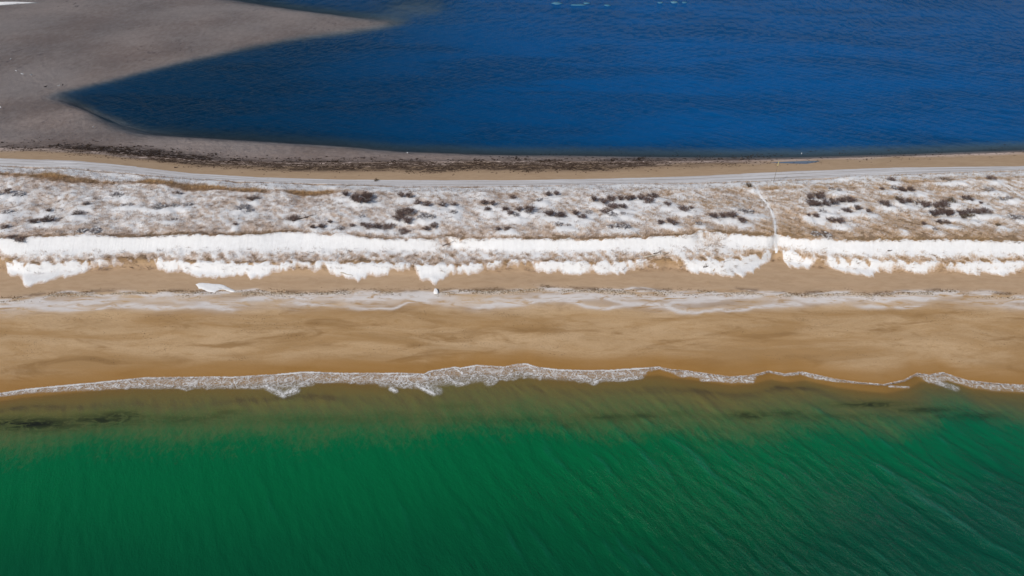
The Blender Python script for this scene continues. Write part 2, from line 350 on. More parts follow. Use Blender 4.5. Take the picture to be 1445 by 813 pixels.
def sampleS(G, X, Y):
    gx, gy = GX[i0:i1], Yc[j0:j1]
    X = np.clip(X, gx[0], gx[-1]-1e-6); Y = np.clip(Y, gy[0], gy[-1]-1e-6)
    i = np.clip(np.searchsorted(gx, X, side='right')-1, 0, len(gx)-2); j = np.clip(np.searchsorted(gy, Y, side='right')-1, 0, len(gy)-2)
    fx = (X-gx[i])/(gx[i+1]-gx[i]); fy = (Y-gy[j])/(gy[j+1]-gy[j])
    return (G[j, i]*(1-fx)+G[j, i+1]*fx)*(1-fy)+(G[j+1, i]*(1-fx)+G[j+1, i+1]*fx)*fy
SURF = np.maximum(SZZ, SZ)

# ------------------------------------------------------------------ materials of the ground
def mat_ground():
    m = NT('beach sand and dune litter'); P = m.pos()
    litter, frost, wet, mud, wrack = (m.attr(a).outputs['Fac'] for a in ('litter', 'frost', 'wet', 'mud', 'wrack'))
    band = m.map(P, (0.045, 0.22, 0.1)); n1 = m.noise(band, 1.0, 6, 0.6, 0.8)
    n2 = m.noise(m.map(P, (0.5, 1.5, .5)), 1.0, 6, 0.65, 0.6); n3 = m.noise(P, 9.0, 4, 0.7)
    dry = m.mix(m.ramp(n1, 0.34, 0.66), (0.40, 0.235, 0.098), (0.57, 0.385, 0.215))
    dry = m.mix(m.math('MULTIPLY', m.ramp(n2, 0.48, 0.75), 0.55), dry, (0.36, 0.205, 0.075))
    speck = m.ramp(m.noise(m.map(P, (0.7, 2.2, 1)), 2.0, 8, 0.75, 1.0), 0.60, 0.75)
    patch = m.ramp(m.noise(m.map(P, (0.16, 0.5, 1), loc=(4, 2, 0)), 1.0, 3, 0.5), 0.52, 0.72)
    dark = m.ramp(m.noise(m.map(P, (0.10, 0.34, 1), loc=(9, 5, 0)), 1.0, 5, 0.6, 0.7), 0.50, 0.70)
    dry = m.mix(m.math('MULTIPLY', dark, 0.85), dry, (0.29, 0.16, 0.058))
    dry = m.mix(m.math('MULTIPLY', m.math('MULTIPLY', speck, patch), 0.7), dry, (0.16, 0.11, 0.065))
    dry = m.mix(m.math('MULTIPLY', m.ramp(m.noise(P, 5.0, 6, 0.8), 0.35, 0.75), 0.42), dry, (0.30, 0.19, 0.10))
    c = m.mix(wet, dry, m.mix(n2, (0.31, 0.150, 0.034), (0.37, 0.195, 0.055)))
    # upper beach: pinkish and even
    up = m.attr('upper').outputs['Fac']
    c = m.mix(m.math('MULTIPLY', up, 0.85), c, m.mix(m.ramp(n2, 0.3, 0.7), (0.43, 0.292, 0.182), (0.50, 0.350, 0.228)))
    frn = m.noise(m.map(P, (0.22, 1.0, 1)), 1.0, 6, 0.62, 1.6)
    fr = m.math('MULTIPLY', frost, m.ramp(frn, 0.30, 0.52), clamp=True)
    c = m.mix(fr, c, m.mix(n2, (0.55, 0.485, 0.44), (0.74, 0.69, 0.66)))
    wn_ = m.noise(m.map(P, (0.5, 1.4, 1)), 1.6, 8, 0.7, 0.8)
    c = m.mix(litter, c, m.mix(n2, (0.22, 0.145, 0.085), (0.36, 0.255, 0.165)))
    mudc = m.mix(m.ramp(m.math('ADD', m.math('MULTIPLY', m.noise(m.map(P, (0.035, 0.05, 1)), 1.0, 4, 0.5), 0.5), m.math('MULTIPLY', m.noise(m.map(P, (0.8, 0.5, 1), rot=(0, 0, R(25))), 1.0, 5, 0.7), 0.3)), 0.26, 0.54), (0.50, 0.37, 0.31), (0.78, 0.63, 0.555))
    spots = m.math('MULTIPLY', m.ramp(m.noise(m.map(P, (0.5, 0.35, 1)), 1.0, 6, 0.75), 0.55, 0.68), m.ramp(m.noise(m.map(P, (0.045, 0.03, 1), loc=(2, 1, 0)), 1.0, 2, 0.5), 0.50, 0.64))
    mudc = m.mix(m.math('MULTIPLY', spots, 0.75), mudc, (0.10, 0.075, 0.09))
    c = m.mix(mud, c, mudc)
    c = m.mix(m.math('MULTIPLY', wrack, m.ramp(wn_, 0.34, 0.50), clamp=True), c, (0.075, 0.046, 0.03))
    rough = m.math('SUBTRACT', 0.95, m.math('MULTIPLY', wet, 0.45))
    h = m.math('ADD', m.math('MULTIPLY', n3, 0.3), m.math('MULTIPLY', m.noise(m.map(P, (1, 2, 1)), 3.0, 5, .6), 0.7))
    b = m.n('BsdfPrincipled', ins={'Base Color': c, 'Roughness': rough, 'Specular IOR Level': 0.25, 'Normal': m.bump(h, 0.35, 0.10)})
    return m.done(b)
def mat_snow(name, dirt=1.0):
    m = NT(name); P = m.pos()
    n = m.noise(P, 1.6, 6, 0.65); f = m.noise(m.map(P, (1.0, .45, 1), rot=(0, 0, R(-38))), 4.2, 6, 0.75, 0.4)
    g2 = m.noise(m.map(P, (1.0, .6, 1), rot=(0, 0, R(-38))), 10.0, 3, 0.7)
    sn = m.attr('cover').outputs['Fac']
    thin = m.math('SUBTRACT', 1.0, m.ramp(sn, 0.45, 1.0))
    c = m.mix(m.ramp(n, 0.3, 0.75), (0.80, 0.78, 0.765), (0.86, 0.845, 0.835))
    grain = m.math('ADD', m.math('MULTIPLY', f, 0.6), m.math('MULTIPLY', g2, 0.4))
    litter = m.ramp(m.math('ADD', grain, m.math('MULTIPLY', thin, 0.34)), 0.50, 0.84)
    c = m.mix(m.math('MULTIPLY', m.math('MULTIPLY', litter, dirt*0.95), m.ramp(thin, 0.0, 0.25), clamp=True), c, m.mix(m.attr('warmth').outputs['Fac'], m.mix(n, (0.47, 0.35, 0.275), (0.62, 0.485, 0.395)), m.mix(n, (0.45, 0.295, 0.175), (0.60, 0.42, 0.275))))
    rake = m.noise(m.map(P, (2.6, 0.35, 0.35), rot=(0, 0, R(-12))), 1.0, 4, 0.6)
    h = m.math('ADD', m.math('MULTIPLY', f, 0.55), m.math('ADD', m.math('MULTIPLY', rake, 0.9), m.math('MULTIPLY', m.noise(P, 7, 3, .6), 0.25)))
    b = m.n('BsdfPrincipled', ins={'Base Color': c, 'Roughness': 0.85, 'Specular IOR Level': 0.2, 'Normal': m.bump(h, 0.45, 0.16)})
    return m.done(b)
M_GROUND = mat_ground(); M_SNOW = mat_snow('wind packed snow'); M_ICE = mat_snow('old packed snow', 0.1)

# attributes of the ground
Fg = feats(TXg)
litter = sstep(-0.2, 0.8, TYg-Fg[4])*(1-sstep(-0.4, 0.2, TYg-Fg[9]))
icec = 0.5*(Fg[1]+Fg[2]); iceh = np.maximum(0.5*(Fg[2]-Fg[1]), 0.5)
wob = (fbm(TXg/4.5, TYg*0, 101, 4)-0.5)*2.2
frost = np.exp(-np.abs((TYg-icec-wob*0.55)/(iceh*0.9))**2.2)*(0.12+0.75*fbm(TXg/7, TYg/1.2, 103, 3))
frost += 0.9*np.exp(-((TYg-Fg[2]+0.1)/0.35)**2)*sstep(0.45, 0.6, fbm(TXg/3, TYg/.8, 105, 3))
for q, (off, sg, amp) in enumerate([(-0.6, 0.34, 1.0), (-0.1, 0.28, .85), (0.4, 0.38, 1.1), (0.85, 0.28, 1.0)]):      # sinuous ribbons of frozen slush
    cc_ = icec+off*iceh+(fbm(TXg/6.5+3*q, TYg*0+q, 221+3*q, 4)-0.5)*2.6
    frost += amp*np.exp(-((TYg-cc_)/(sg*(0.5+fbm(TXg/4, TYg*0+q, 231+q, 2))))**2)*sstep(0.30, 0.60, fbm(TXg/9, TYg*0+q, 241+q, 3))
frost = np.where(TYg < Fg[3], frost, 0)
wet = np.exp(-np.maximum(TYg-Fg[0], 0)/0.9)*0.9+0.55*np.exp(-((TYg-Fg[0]-1.4)/1.3)**2)
wet = np.clip(wet, 0, 1)
upper = sstep(-0.6, 0.8, TYg-Fg[2])*(1-sstep(-.5, .5, TYg-Fg[4]))+sstep(-.5, .5, TYg-Fg[9])
bank9 = sstep(0, 1.2, TYg-Fg[10])
dl = TYg-Fg[11]
wrk_c = -2.2
gpx, gpy = proj(TXg, TYg, np.clip(ZT, 0, 1))
wr_x = np.interp(gpx, [0, 60, 110, 200, 240, 290, 340, 440, 520, 660, 760, 860, 960, 1040, 1100, 1445], [.25, .35, .5, .6, 1.0, .9, .6, .9, .95, 1.0, 1.0, .8, .35, .3, .1, .05])
wr_off = np.interp(gpx, [0, 100, 200, 300, 420, 560, 760, 880, 1050, 1445], [0.5, 0.8, 1.0, -0.5, -1.5, -1.9, -2.2, -1.2, -.3, 0])
wrack = 1.7*wr_x*np.exp(-np.abs((dl-wr_off-(fbm(TXg/8, TYg*0, 111, 3)-.5)*2)/2.9)**2.5)*bank9*(0.35+1.2*fbm(TXg/6, TYg/1.5, 112, 3))
wrack += 0.55*np.exp(-((TYg-Fg[2]-0.4)/0.35)**2)*sstep(0.5, 0.62, fbm(TXg/2.5, TYg/1, 113, 3))
mud = sstep(-2.4, 0.8, dl+(fbm(TXg/7, TYg/2, 115, 3)-0.5)*3)
g = grid_mesh('ground', TXg, TYg, ZT, M_GROUND, {'litter': litter, 'frost': np.clip(frost, 0, 1), 'wet': wet, 'upper': upper*(1-litter), 'wrack': np.clip(wrack, 0, 1), 'mud': mud}, kind='structure')
tag(g, 'brown sandy barrier beach and dune ground between green sea and blue lagoon')

s_ob = grid_mesh('snow_cover', SX, SY, SZZ, M_SNOW, {'cover': SNOW, 'warmth': 0.3+0.7*sstep(560, 1150, proj(SX, SY, SZ)[0])}, keep=km, kind='structure')
tag(s_ob, 'white wind-drifted snow lying over the dune and along its foot')

# ------------------------------------------------------------------ the snowy track behind the dune and the footpaths
def mat_track():
    m = NT('snow packed track'); P = m.pos()
    s = m.attr('across').outputs['Fac']
    wv = m.noise(m.n('CombineXYZ', ins={0: m.math('MULTIPLY', m.n('SeparateXYZ', ins={0: P}).outputs[0], 0.05), 1: m.math('MULTIPLY', s, 11.0), 2: 0.0}).outputs[0], 1.0, 5, 0.65)
    n = m.noise(P, 1.2, 5, .6)
    c = m.mix(m.ramp(wv, 0.36, 0.66), (0.50, 0.46, 0.445), (0.80, 0.78, 0.775))
    c = m.mix(m.math('MULTIPLY', m.ramp(n, 0.5, 0.8), 0.35), c, (0.38, 0.31, 0.25))
    brk = m.ramp(m.noise(m.map(P, (0.12, 1.0, 1)), 1.0, 4, .6), 0.36, 0.6)
    for r_, k_ in ((0.32, 0.6), (0.72, 0.5)):
        rut = m.math('SUBTRACT', 1.0, m.ramp(m.math('ABSOLUTE', m.math('SUBTRACT', s, r_)), 0.02, 0.08))
        c = m.mix(m.math('MULTIPLY', m.math('MULTIPLY', rut, brk), k_), c, (0.33, 0.265, 0.21))
    b = m.n('BsdfPrincipled', ins={'Base Color': c, 'Roughness': 0.8, 'Specular IOR Level': 0.2, 'Normal': m.bump(wv, 0.5, 0.08)})
    return m.done(b)
M_TRACK = mat_track()
tx = axis([(-125, 125, 0.35)]); tv = np.linspace(-0.12, 1.1, 26)
TX2, TV2 = np.meshgrid(tx, tv)
Ft = feats(TX2); 
TY2 = Ft[9]+0.05+(Ft[10]-Ft[9])*TV2
edge = np.minimum(TV2+0.06, 1.06-TV2)*(Ft[10]-Ft[9])+(fbm(TX2/3.0, TY2*2, 121, 4)-0.5)*0.5
TZ2 = sample(ZT, TX2, TY2)+np.clip(edge*0.25, -0.08, 0.045)
ruts = 0.035*(np.exp(-((TV2-0.32)/0.07)**2)+np.exp(-((TV2-0.72)/0.07)**2)); TZ2 = TZ2-ruts*np.clip(edge*3, 0, 1)*0.7
tr = grid_mesh('track', TX2, TY2, TZ2, M_TRACK, {'across': TV2}, kind='structure'); tag(tr, 'narrow snow packed track running along the back of the dune')
def footpath(L, w, label):
    x, y = L; n = len(x)
    dx, dy = np.gradient(x), np.gradient(y); l = np.hypot(dx, dy)+1e-9
    v = np.linspace(-1, 1, 9); V, I = np.meshgrid(v, np.arange(n))
    ww = w*(0.8+0.4*fbm(np.arange(n)/4.0, np.zeros(n), 123, 2))[I]
    X = x[I]-dy[I]/l[I]*V*ww; Y = y[I]+dx[I]/l[I]*V*ww
    Z = sampleS(SURF, X, Y)+0.03*(1-V**4)-0.045*np.abs(V)**4+0.02*(fbm(X/.5, Y/.5, 124, 2)-.5)
    o = grid_mesh('footpath', X, Y, Z, M_ICE, {'cover': np.ones(X.shape)}, kind='structure'); tag(o, label); return o
footpath(PATH1, 0.24, 'trodden snowy footpath crossing the dune from the track to the beach')
footpath(PATH2, 0.22, 'trodden snowy footpath slanting away from the track over the dune back')

# ------------------------------------------------------------------ water
def wave_uv(X, Y, cx, cy):
    r = np.hypot(X-cx, Y-cy); th = np.arctan2(X-cx, cy-Y)
    return th, r
SCX, SCY, SCR = -178.0, 311.0, 322.0
def sea_h(X, Y):
    th, r = wave_uv(X, Y, SCX, SCY)
    amt = 0.30+0.70*sstep(-28, 38, X)
    a = th*SCR
    w = np.zeros(X.shape)
    for q, (lam, sk, amp, sd) in enumerate([(2.7, 0.05, 0.060, 201), (1.8, -0.07, 0.055, 205), (1.25, 0.11, 0.040, 209), (4.6, 0.02, 0.05, 213)]):
        ph = 2*np.pi*(a+sk*r)/lam + 5.0*(fbm(X/(4.5*lam)+q, Y/(4.5*lam), sd, 3)-0.5)*2
        env = sstep(0.36, 0.66, fbm(a/(2.6*lam), r/(3.2*lam)+7*q, sd+3, 3))
        c = np.sin(ph); w = w + amp*env*(np.exp(1.1*c)-1.25)*0.62
    w2 = fbm(a/0.62, r/1.5, 137, 2)-0.5
    swell = np.sin((Y*0.9+X*0.15)/1.9+2.4*fbm(X/14, Y/8, 139, 2))*0.02
    return (w+w2*0.08)*amt+swell
def sea_surface(X, Y):
    F0 = feats(X)[0]; d = F0-Y
    T = sample(ZT, X, Y)
    film = 0.045*(1-np.exp(-np.maximum(d, 0)/0.35))-0.05*(1-sstep(-0.15, 0.02, d))
    h = sea_h(X, Y)*sstep(2.5, 10, d)
    # last low roller before the swash
    roll = F0-4.6-(fbm(X/16, Y*0, 141, 2)-.5)*4
    h = h+0.02*np.exp(-((Y-roll)/0.7)**2)*sstep(0.35, 0.6, fbm(X/13, Y*0+3, 143, 2))*(0.3+1.2*fbm(X/1.6, Y/.9, 145, 3))
    return np.maximum(h, T+film), T, d
WX = sym(104, 0.24, 5000, 0.5, 1.16)
WY = np.concatenate([geo(20, -1500, 0.4, 1.12)[::-1][:-1], axis([(20, 66, 0.23)])])
WXg, WYg = np.meshgrid(WX, WY)
WZ, WT, WD = sea_surface(WXg, WYg)
kd = WD > -0.8
kq = kd[:-1, :-1] | kd[1:, :-1] | kd[:-1, 1:] | kd[1:, 1:]
th, rr = wave_uv(WXg, WYg, SCX, SCY)
wuv = np.stack([th*SCR, rr, 0*rr], -1)
depth = np.maximum(WZ-WT, 0)
wpx, wpy = proj(WXg, WYg, 0*WXg)
weed = np.zeros(WXg.shape)  # drifting weed; rightmost spots paint in a dark wave face reflecting the sky
for (a, b, rx, ry, k) in [(450,592,160,7,.3),(720,592,160,7,.3),(1150,588,160,6,.4),(40,598,100,12,1.0),(140,593,70,10,.9),(170,588,40,9,1.0),(250,592,70,9,.5),(300,588,30,5,.5),(320,582,26,6,.45),(560,585,60,5,.25),(640,573,40,5,.25),(860,589,45,7,.6),(905,587,30,5,.6),(800,600,25,5,.35),(960,584,35,5,.35),(1060,586,34,6,.9),(1110,583,26,5,.7),(1230,571,55,5,.9),(1300,579,50,5,.8),(1380,588,40,6,.7),(1325,588,8,3,.9)]:
    weed = np.maximum(weed, k*np.exp(-((wpx-a)/rx)**2-((wpy-b)/ry)**2))
tint = sstep(950, 1445, wpx)
def mat_water(name, k, body, shal, uvname, nscale, bump, weedy=False, lag=False, rough=0.06, refl=0.7, rip=((0.8, 0.25), (2.4, 1.0))):
    m = NT(name); P = m.pos()
    d = m.attr('depth').outputs['Fac']
    U = m.attr(uvname).outputs['Vector']
    # ripples
    r1 = m.noise(m.map(U, (*rip[0], 1)), 1.0, 4, 0.6, 0.4)
    r2 = m.noise(m.map(U, (*rip[1], 1), rot=(0, 0, R(8))), 1.0, 5, 0.75, 0.3)
    r3 = m.noise(m.map(P, (1.6, 2.6, 1), rot=(0, 0, R(20))), 2.2, 3, 0.6)
    gust = m.ramp(m.noise(m.map(P, (0.022, 0.075, 1), rot=(0, 0, R(-14))), 1.0, 4, 0.55, 0.4), 0.36, 0.66)
    h = m.math('ADD', m.math('MULTIPLY', r1, 0.55), m.math('ADD', m.math('MULTIPLY', r2, 0.40), m.math('MULTIPLY', r3, 0.16)))
    nrm = m.n('Bump', ins={'Height': h, 'Strength': m.math('MULTIPLY', m.math('ADD', bump*0.7, m.math('MULTIPLY', gust, bump*0.6)), m.math('MULTIPLY', m.ramp(d, 0.15, 1.3), m.math('ADD', 0.35, m.math('MULTIPLY', m.attr('side').outputs['Fac'], 0.65))) if weedy else m.math('ADD', 0.18, m.math('MULTIPLY', m.ramp(d, 0.2, 1.8), 0.82))), 'Distance': 0.5}).outputs[0]
    var = m.noise(m.map(P, (0.22, 0.3, 1), rot=(0, 0, R(30))), 1.0, 5, 0.6, 0.5)
    fine = m.noise(m.map(P, (1.2, 0.7, 1), rot=(0, 0, R(35))), 1.6, 6, 0.75, 0.5)
    dd = m.math('MULTIPLY', d, m.math('ADD', 0.35, m.math('ADD', m.math('MULTIPLY', var, 0.4), m.math('MULTIPLY', fine, 0.9))))
    tr = m.n('CombineColor', ins={i: m.math('EXPONENT', m.math('MULTIPLY', dd, -k[i])) for i in range(3)}).outputs[0]
    bc = m.mix(m.ramp(dd, 0.0, shal[1]), shal[0], body)
    if weedy:
        bc = m.mix(m.ramp(d, 1.2, 3.7), bc, (body[0], body[1]*0.42, body[2]*0.62))
        bc = m.mix(m.math('MULTIPLY', m.attr('tint').outputs['Fac'], 0.45), bc, m.mix(0.5, bc, (0.004, 0.11, 0.085)))
        cr = m.math('MULTIPLY', m.ramp(m.attr('wave').outputs['Fac'], 0.03, 0.16), 0.55)  # light passing through thin wave crests, painted into the body colour
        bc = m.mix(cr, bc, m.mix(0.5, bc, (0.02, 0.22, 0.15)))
        wd = m.math('MULTIPLY', m.attr('weed').outputs['Fac'], m.math('ADD', 0.40, m.math('MULTIPLY', 0.6, m.ramp(m.noise(m.map(P, (0.35, 0.9, 1), rot=(0, 0, R(8))), 1.5, 6, 0.65, 1.2), 0.34, 0.58))), clamp=True)
        bc = m.mix(wd, bc, (0.012, 0.014, 0.012))
        tr = m.mix(wd, tr, (0.05, 0.05, 0.05))
    if lag:
        bc = m.mix(m.attr('tone').outputs['Fac'], bc, (0.0001, 0.022, 0.050))  # darker body colour towards the left paints in the weaker sky reflection
        bc = m.mix(m.math('MULTIPLY', gust, 0.40), bc, m.mix(0.55, bc, (0.0, 0.01, 0.03)))
    inv = m.n('Invert', ins={0: 1.0, 1: tr}).outputs[0]
    bcol = m.n('Mix', data_type='RGBA', blend_type='MULTIPLY'); m.put(bcol.inputs[0], 1.0); m.put(bcol.inputs[6], bc); m.put(bcol.inputs[7], inv)
    diff = m.n('BsdfDiffuse', ins={'Color': bcol.outputs[2], 'Normal': nrm})
    tra = m.n('BsdfTransparent', ins={'Color': tr})
    under = m.n('AddShader', ins={0: diff.outputs[0], 1: tra.outputs[0]})
    fres = m.n('Fresnel', ins={'IOR': 1.33, 'Normal': nrm})
    gl = m.n('BsdfGlossy', ins={'Color': (refl, refl, refl), 'Roughness': rough, 'Normal': nrm})
    mx = m.n('MixShader', ins={0: fres.outputs[0], 1: under.outputs[0], 2: gl.outputs[0]})
    return m.done(mx)
M_SEA = mat_water('green sea water', (2.2, 1.3, 2.6), (0.002, 0.148, 0.044), ((0.225, 0.235, 0.07), 1.45), 'wuv', 1.0, 0.85, weedy=True, refl=0.5, rough=0.2, rip=((1.0, 0.32), (2.5, 1.0)))
M_LAG = mat_water('blue lagoon water', (0.75, 0.62, 0.52), (0.0001, 0.098, 0.32), ((0.13, 0.24, 0.33), 2.8), 'wuv', 1.0, 0.6, refl=0.22, rip=((1.6, 0.65), (3.8, 1.6)), lag=True)
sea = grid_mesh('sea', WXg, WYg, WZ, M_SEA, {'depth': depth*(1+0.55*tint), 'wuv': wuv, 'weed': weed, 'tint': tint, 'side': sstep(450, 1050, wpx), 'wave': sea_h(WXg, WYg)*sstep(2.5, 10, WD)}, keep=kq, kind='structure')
tag(sea, 'deep green rippled sea along the sandy beach')

LX = sym(150, 0.75, 5000, 0.7, 1.15)
LY = np.concatenate([axis([(119, 165, 0.35)]), geo(165, 6000, 0.4, 1.03)[1:]])
LXg, LYg = np.meshgrid(LX, LY)
LT = sample(ZT, LXg, LYg)
LTH, LR = wave_uv(LXg, LYg, 10.0, 420.0)
fadew = np.clip(1-LR*0, 0, 1)
LH = ((aniso(LXg, LYg, 1, -0.55, 4.5, 0.9, 151, 2)-0.5)*0.10+(aniso(LXg, LYg, 1, 0.75, 3.6, 0.8, 153, 2)-0.5)*0.08)
LZ = 0.0+LH*sstep(0.1, 1.2, -LT)
kl = (LT < 0.12)
kq = kl[:-1, :-1] | kl[1:, :-1] | kl[:-1, 1:] | kl[1:, 1:]
la = sstep(-15, 55, LXg)[..., None]; luvA = np.stack([LXg*-0.5+LYg*0.87, LXg*0.87+LYg*0.5, 0*LXg], -1); luvB = np.stack([LXg*0.5+LYg*0.87, LXg*0.87-LYg*0.5, 0*LXg], -1); luv = luvA*(1-la)+luvB*la
lag = grid_mesh('lagoon', LXg, LYg, LZ, M_LAG, {'depth': np.maximum(LZ-LT, 0), 'wuv': luv, 'tone': 0.85*(1-sstep(-75, 70, LXg+0.45*(LYg-140)))}, keep=kq, kind='structure')
tag(lag, 'dark blue wind rippled lagoon with a pale shallow sand bar')

# ------------------------------------------------------------------ foam of the last wave
FOAM = [ # strokes in photo pixels: points, width, strength
 ([(0,556),(40,551),(80,549),(167,545),(207,543),(300,541),(350,540),(430,537),(482,536),(540,537)], 5.5, .62),
 ([(150,545),(250,545),(330,545),(400,546),(440,541)], 5, .60),([(375,545),(400,557),(418,550)], 6, .85),([(540,540),(600,541),(680,533),(740,527),(800,531),(860,532),(905,526)], 8, .62),
 ([(480,534),(560,538),(600,545),(618,552)], 7, .72),([(596,548),(612,556),(604,552)], 4, .95),([(552,549),(558,552)], 4, .9),([(560,532),(585,531),(610,533),(632,532),(645,543),(660,540),(668,530)], 4, .82),
 ([(672,520),(680,530),(690,540)], 7, .66),([(820,534),(838,541),(850,534),(875,536),(905,532)], 4, .78),([(640,519),(652,527)], 3, .9),([(744,514),(757,527),(762,534)], 3.4, .8),
 ([(964,524),(1000,532),(1031,537),(1062,534)], 5, .66),([(990,536),(1062,539)], 3, .7),([(1131,527),(1150,533),(1177,537),(1240,542)], 2.6, .75),([(1255,545.5),(1282,547)], 2.0, .55),
 ([(1294,528),(1318,537),(1345,546)], 3.5, .5),([(1331,527),(1364,540),(1400,547),(1445,549)], 6, .55),([(1310,535),(1350,549)], 5, .55),([(1400,544),(1445,547)], 3, .75)]
fx = axis([(-100, 100, 0.11)]); fd = axis([(-0.10, 0.5, 0.05), (0.5, 7.0, 0.11)])
FXg, FDg = np.meshgrid(fx, fd)
FYg = feats(FXg)[0]-FDg
fz, fT, _ = sea_surface(FXg, FYg)
fz = np.maximum(fz, fT)
fpx, fpy = proj(FXg, FYg, fz)
mpx = np.where(fpx < 0, -fpx, np.where(fpx > 1445, 2890-fpx, fpx))
inten = np.zeros(FXg.shape)
for pts, w, k in FOAM:
    for (x0, y0), (x1, y1) in zip(pts[:-1], pts[1:]):
        m_ = (mpx > min(x0, x1)-4*w) & (mpx < max(x0, x1)+4*w)
        if not m_.any(): continue
        ex, ey = x1-x0, y1-y0; L2 = ex*ex+ey*ey
        t = np.clip(((mpx[m_]-x0)*ex+(fpy[m_]-y0)*ey)/L2, 0, 1)
        dd = np.hypot(mpx[m_]-x0-t*ex, (fpy[m_]-y0-t*ey)*1.15)
        inten[m_] = np.maximum(inten[m_], k*np.exp(-(dd/w)**2.4))
lead = np.exp(-((FDg-0.10)/(0.10+0.12*fbm(FXg/2, FXg*0, 161, 2)))**2)*np.interp(mpx, [0, 60, 420, 640, 900, 960, 1060, 1130, 1230, 1290, 1445], [.95, .9, .95, 1, .95, .6, .4, .7, .35, .45, .65])
lead *= 0.55+0.75*fbm(FXg/2.7, FXg*0, 163, 3)
veilw = np.interp(mpx, [0,80,167,250,350,430,482,540,600,640,680,730,790,835,870,905,930,964,1031,1062,1130,1180,1240,1290,1310,1364,1445], [5,8,13,18,17,20,15,17,25,20,27,22,16,18,14,8,4,10,8,3,4,3,2,2,12,11,6])*0.118
veilw = veilw*(0.75+0.5*fbm(FXg/1.3, FXg*0, 165, 3))
inten = np.maximum(inten*0.92, 0.50*(1-sstep(-0.35, 0.25, FDg-veilw)))
inten = np.maximum(inten, lead)
M = NT('sea foam'); P = M.pos(); it = M.attr('foam').outputs['Fac']
wp = M.n('VectorMath', operation='ADD', ins={0: P, 1: M.n('VectorMath', operation='SCALE', ins={0: M.n('TexNoise', ins={'Vector': P, 'Scale': 1.1, 'Detail': 4.0}).outputs['Color'], 'Scale': 1.3}).outputs[0]}).outputs[0]
def ridge(v, a): return M.ramp(M.math('SUBTRACT', 1.0, M.math('ABSOLUTE', M.math('SUBTRACT', M.math('MULTIPLY', v, 2.0), 1.0))), a, 1.0)
f1 = ridge(M.noise(M.map(P, (0.8, 1.0, 1)), 0.75, 3, 0.55, 1.0), 0.90); f2 = ridge(M.noise(M.map(P, (0.9, 1.0, 1), loc=(5, 1, 0)), 1.9, 3, 0.6, 0.8), 0.86)
grain = M.noise(P, 5.0, 4, 0.7)
al = M.math('MULTIPLY', it, M.math('ADD', M.math('MULTIPLY', M.ramp(grain, 0.3, 0.7), 0.75), M.math('ADD', M.math('MULTIPLY', f1, 0.75), M.math('MULTIPLY', f2, 0.45))))
al = M.math('ADD', al, M.ramp(it, 0.68, 1.0), clamp=True)
al = M.math('MULTIPLY', al, M.ramp(it, 0.06, 0.4))
fb = M.n('BsdfPrincipled', ins={'Base Color': (0.82, 0.80, 0.78), 'Roughness': 0.7, 'Specular IOR Level': 0.2, 'Alpha': M.math('MULTIPLY', al, 0.9)})
M_FOAM = M.done(fb)
kf = np.maximum.reduce([inten[:-1, :-1], inten[1:, :-1], inten[:-1, 1:], inten[1:, 1:]]) > 0.08
fo = grid_mesh('surf_foam', FXg, FYg, fz+0.02+0.03*np.clip(inten, 0, 1), M_FOAM, {'foam': inten}, keep=kf, kind='stuff')
tag(fo, 'lacy white foam along the edge of the green sea', 'foam')

# ------------------------------------------------------------------ dune grass: single blades, joined
def mat_attr_col(name, rough=0.8):
    m = NT(name); c = m.attr('col').outputs['Color']
    d = m.n('BsdfDiffuse', ins={'Color': c}); t = m.n('BsdfTranslucent', ins={'Color': c})
    return m.done(m.n('MixShader', ins={0: 0.25, 1: d.outputs[0], 2: t.outputs[0]}))
M_GRASS = mat_attr_col('dry dune grass')
def blades(name, cx, cy, cz, ccol, n, length, spread, width, lean, wind, label, cat):
    N = len(cx)
    ln = np.broadcast_to(np.asarray(length, float).reshape(-1, 1), (N, 1))
    az = rng.random((N, n))*2*np.pi; rad = rng.random((N, n))**0.5*spread
    bx = cx[:, None]+np.cos(az)*rad*0.5; by = cy[:, None]+np.sin(az)*rad*0.5
    L = ln*(0.6+0.6*rng.random((N, n)))
    la = lean*(0.3+0.9*rng.random((N, n)))
    hx = np.cos(az)*np.sin(la)*L+wind[0]*L; hy = np.sin(az)*np.sin(la)*L+wind[1]*L; hz = np.cos(la)*L
    wa = rng.random((N, n))*np.pi; w = width*(0.7+0.6*rng.random((N, n)))
    wx, wy = np.cos(wa)*w*0.5, np.sin(wa)*w*0.5
    base = np.stack([bx, by, np.broadcast_to(cz[:, None], bx.shape)-0.03], -1)
    wv = np.stack([wx, wy, 0*wx], -1); h = np.stack([hx, hy, hz], -1)
    co = np.stack([base-wv, base+wv, base+h], 2).reshape(-1, 3)
    f = np.arange(len(co)).reshape(-1, 3)
    cc = ccol[:, None, :]*(0.75+0.5*rng.random((N, n, 1)))
    cc = np.repeat(cc[:, :, None, :], 3, 2).reshape(-1, 3)
    o = raw_mesh(name, co, f, M_GRASS, {'col': cc}, kind='stuff'); tag(o, label, cat); return o
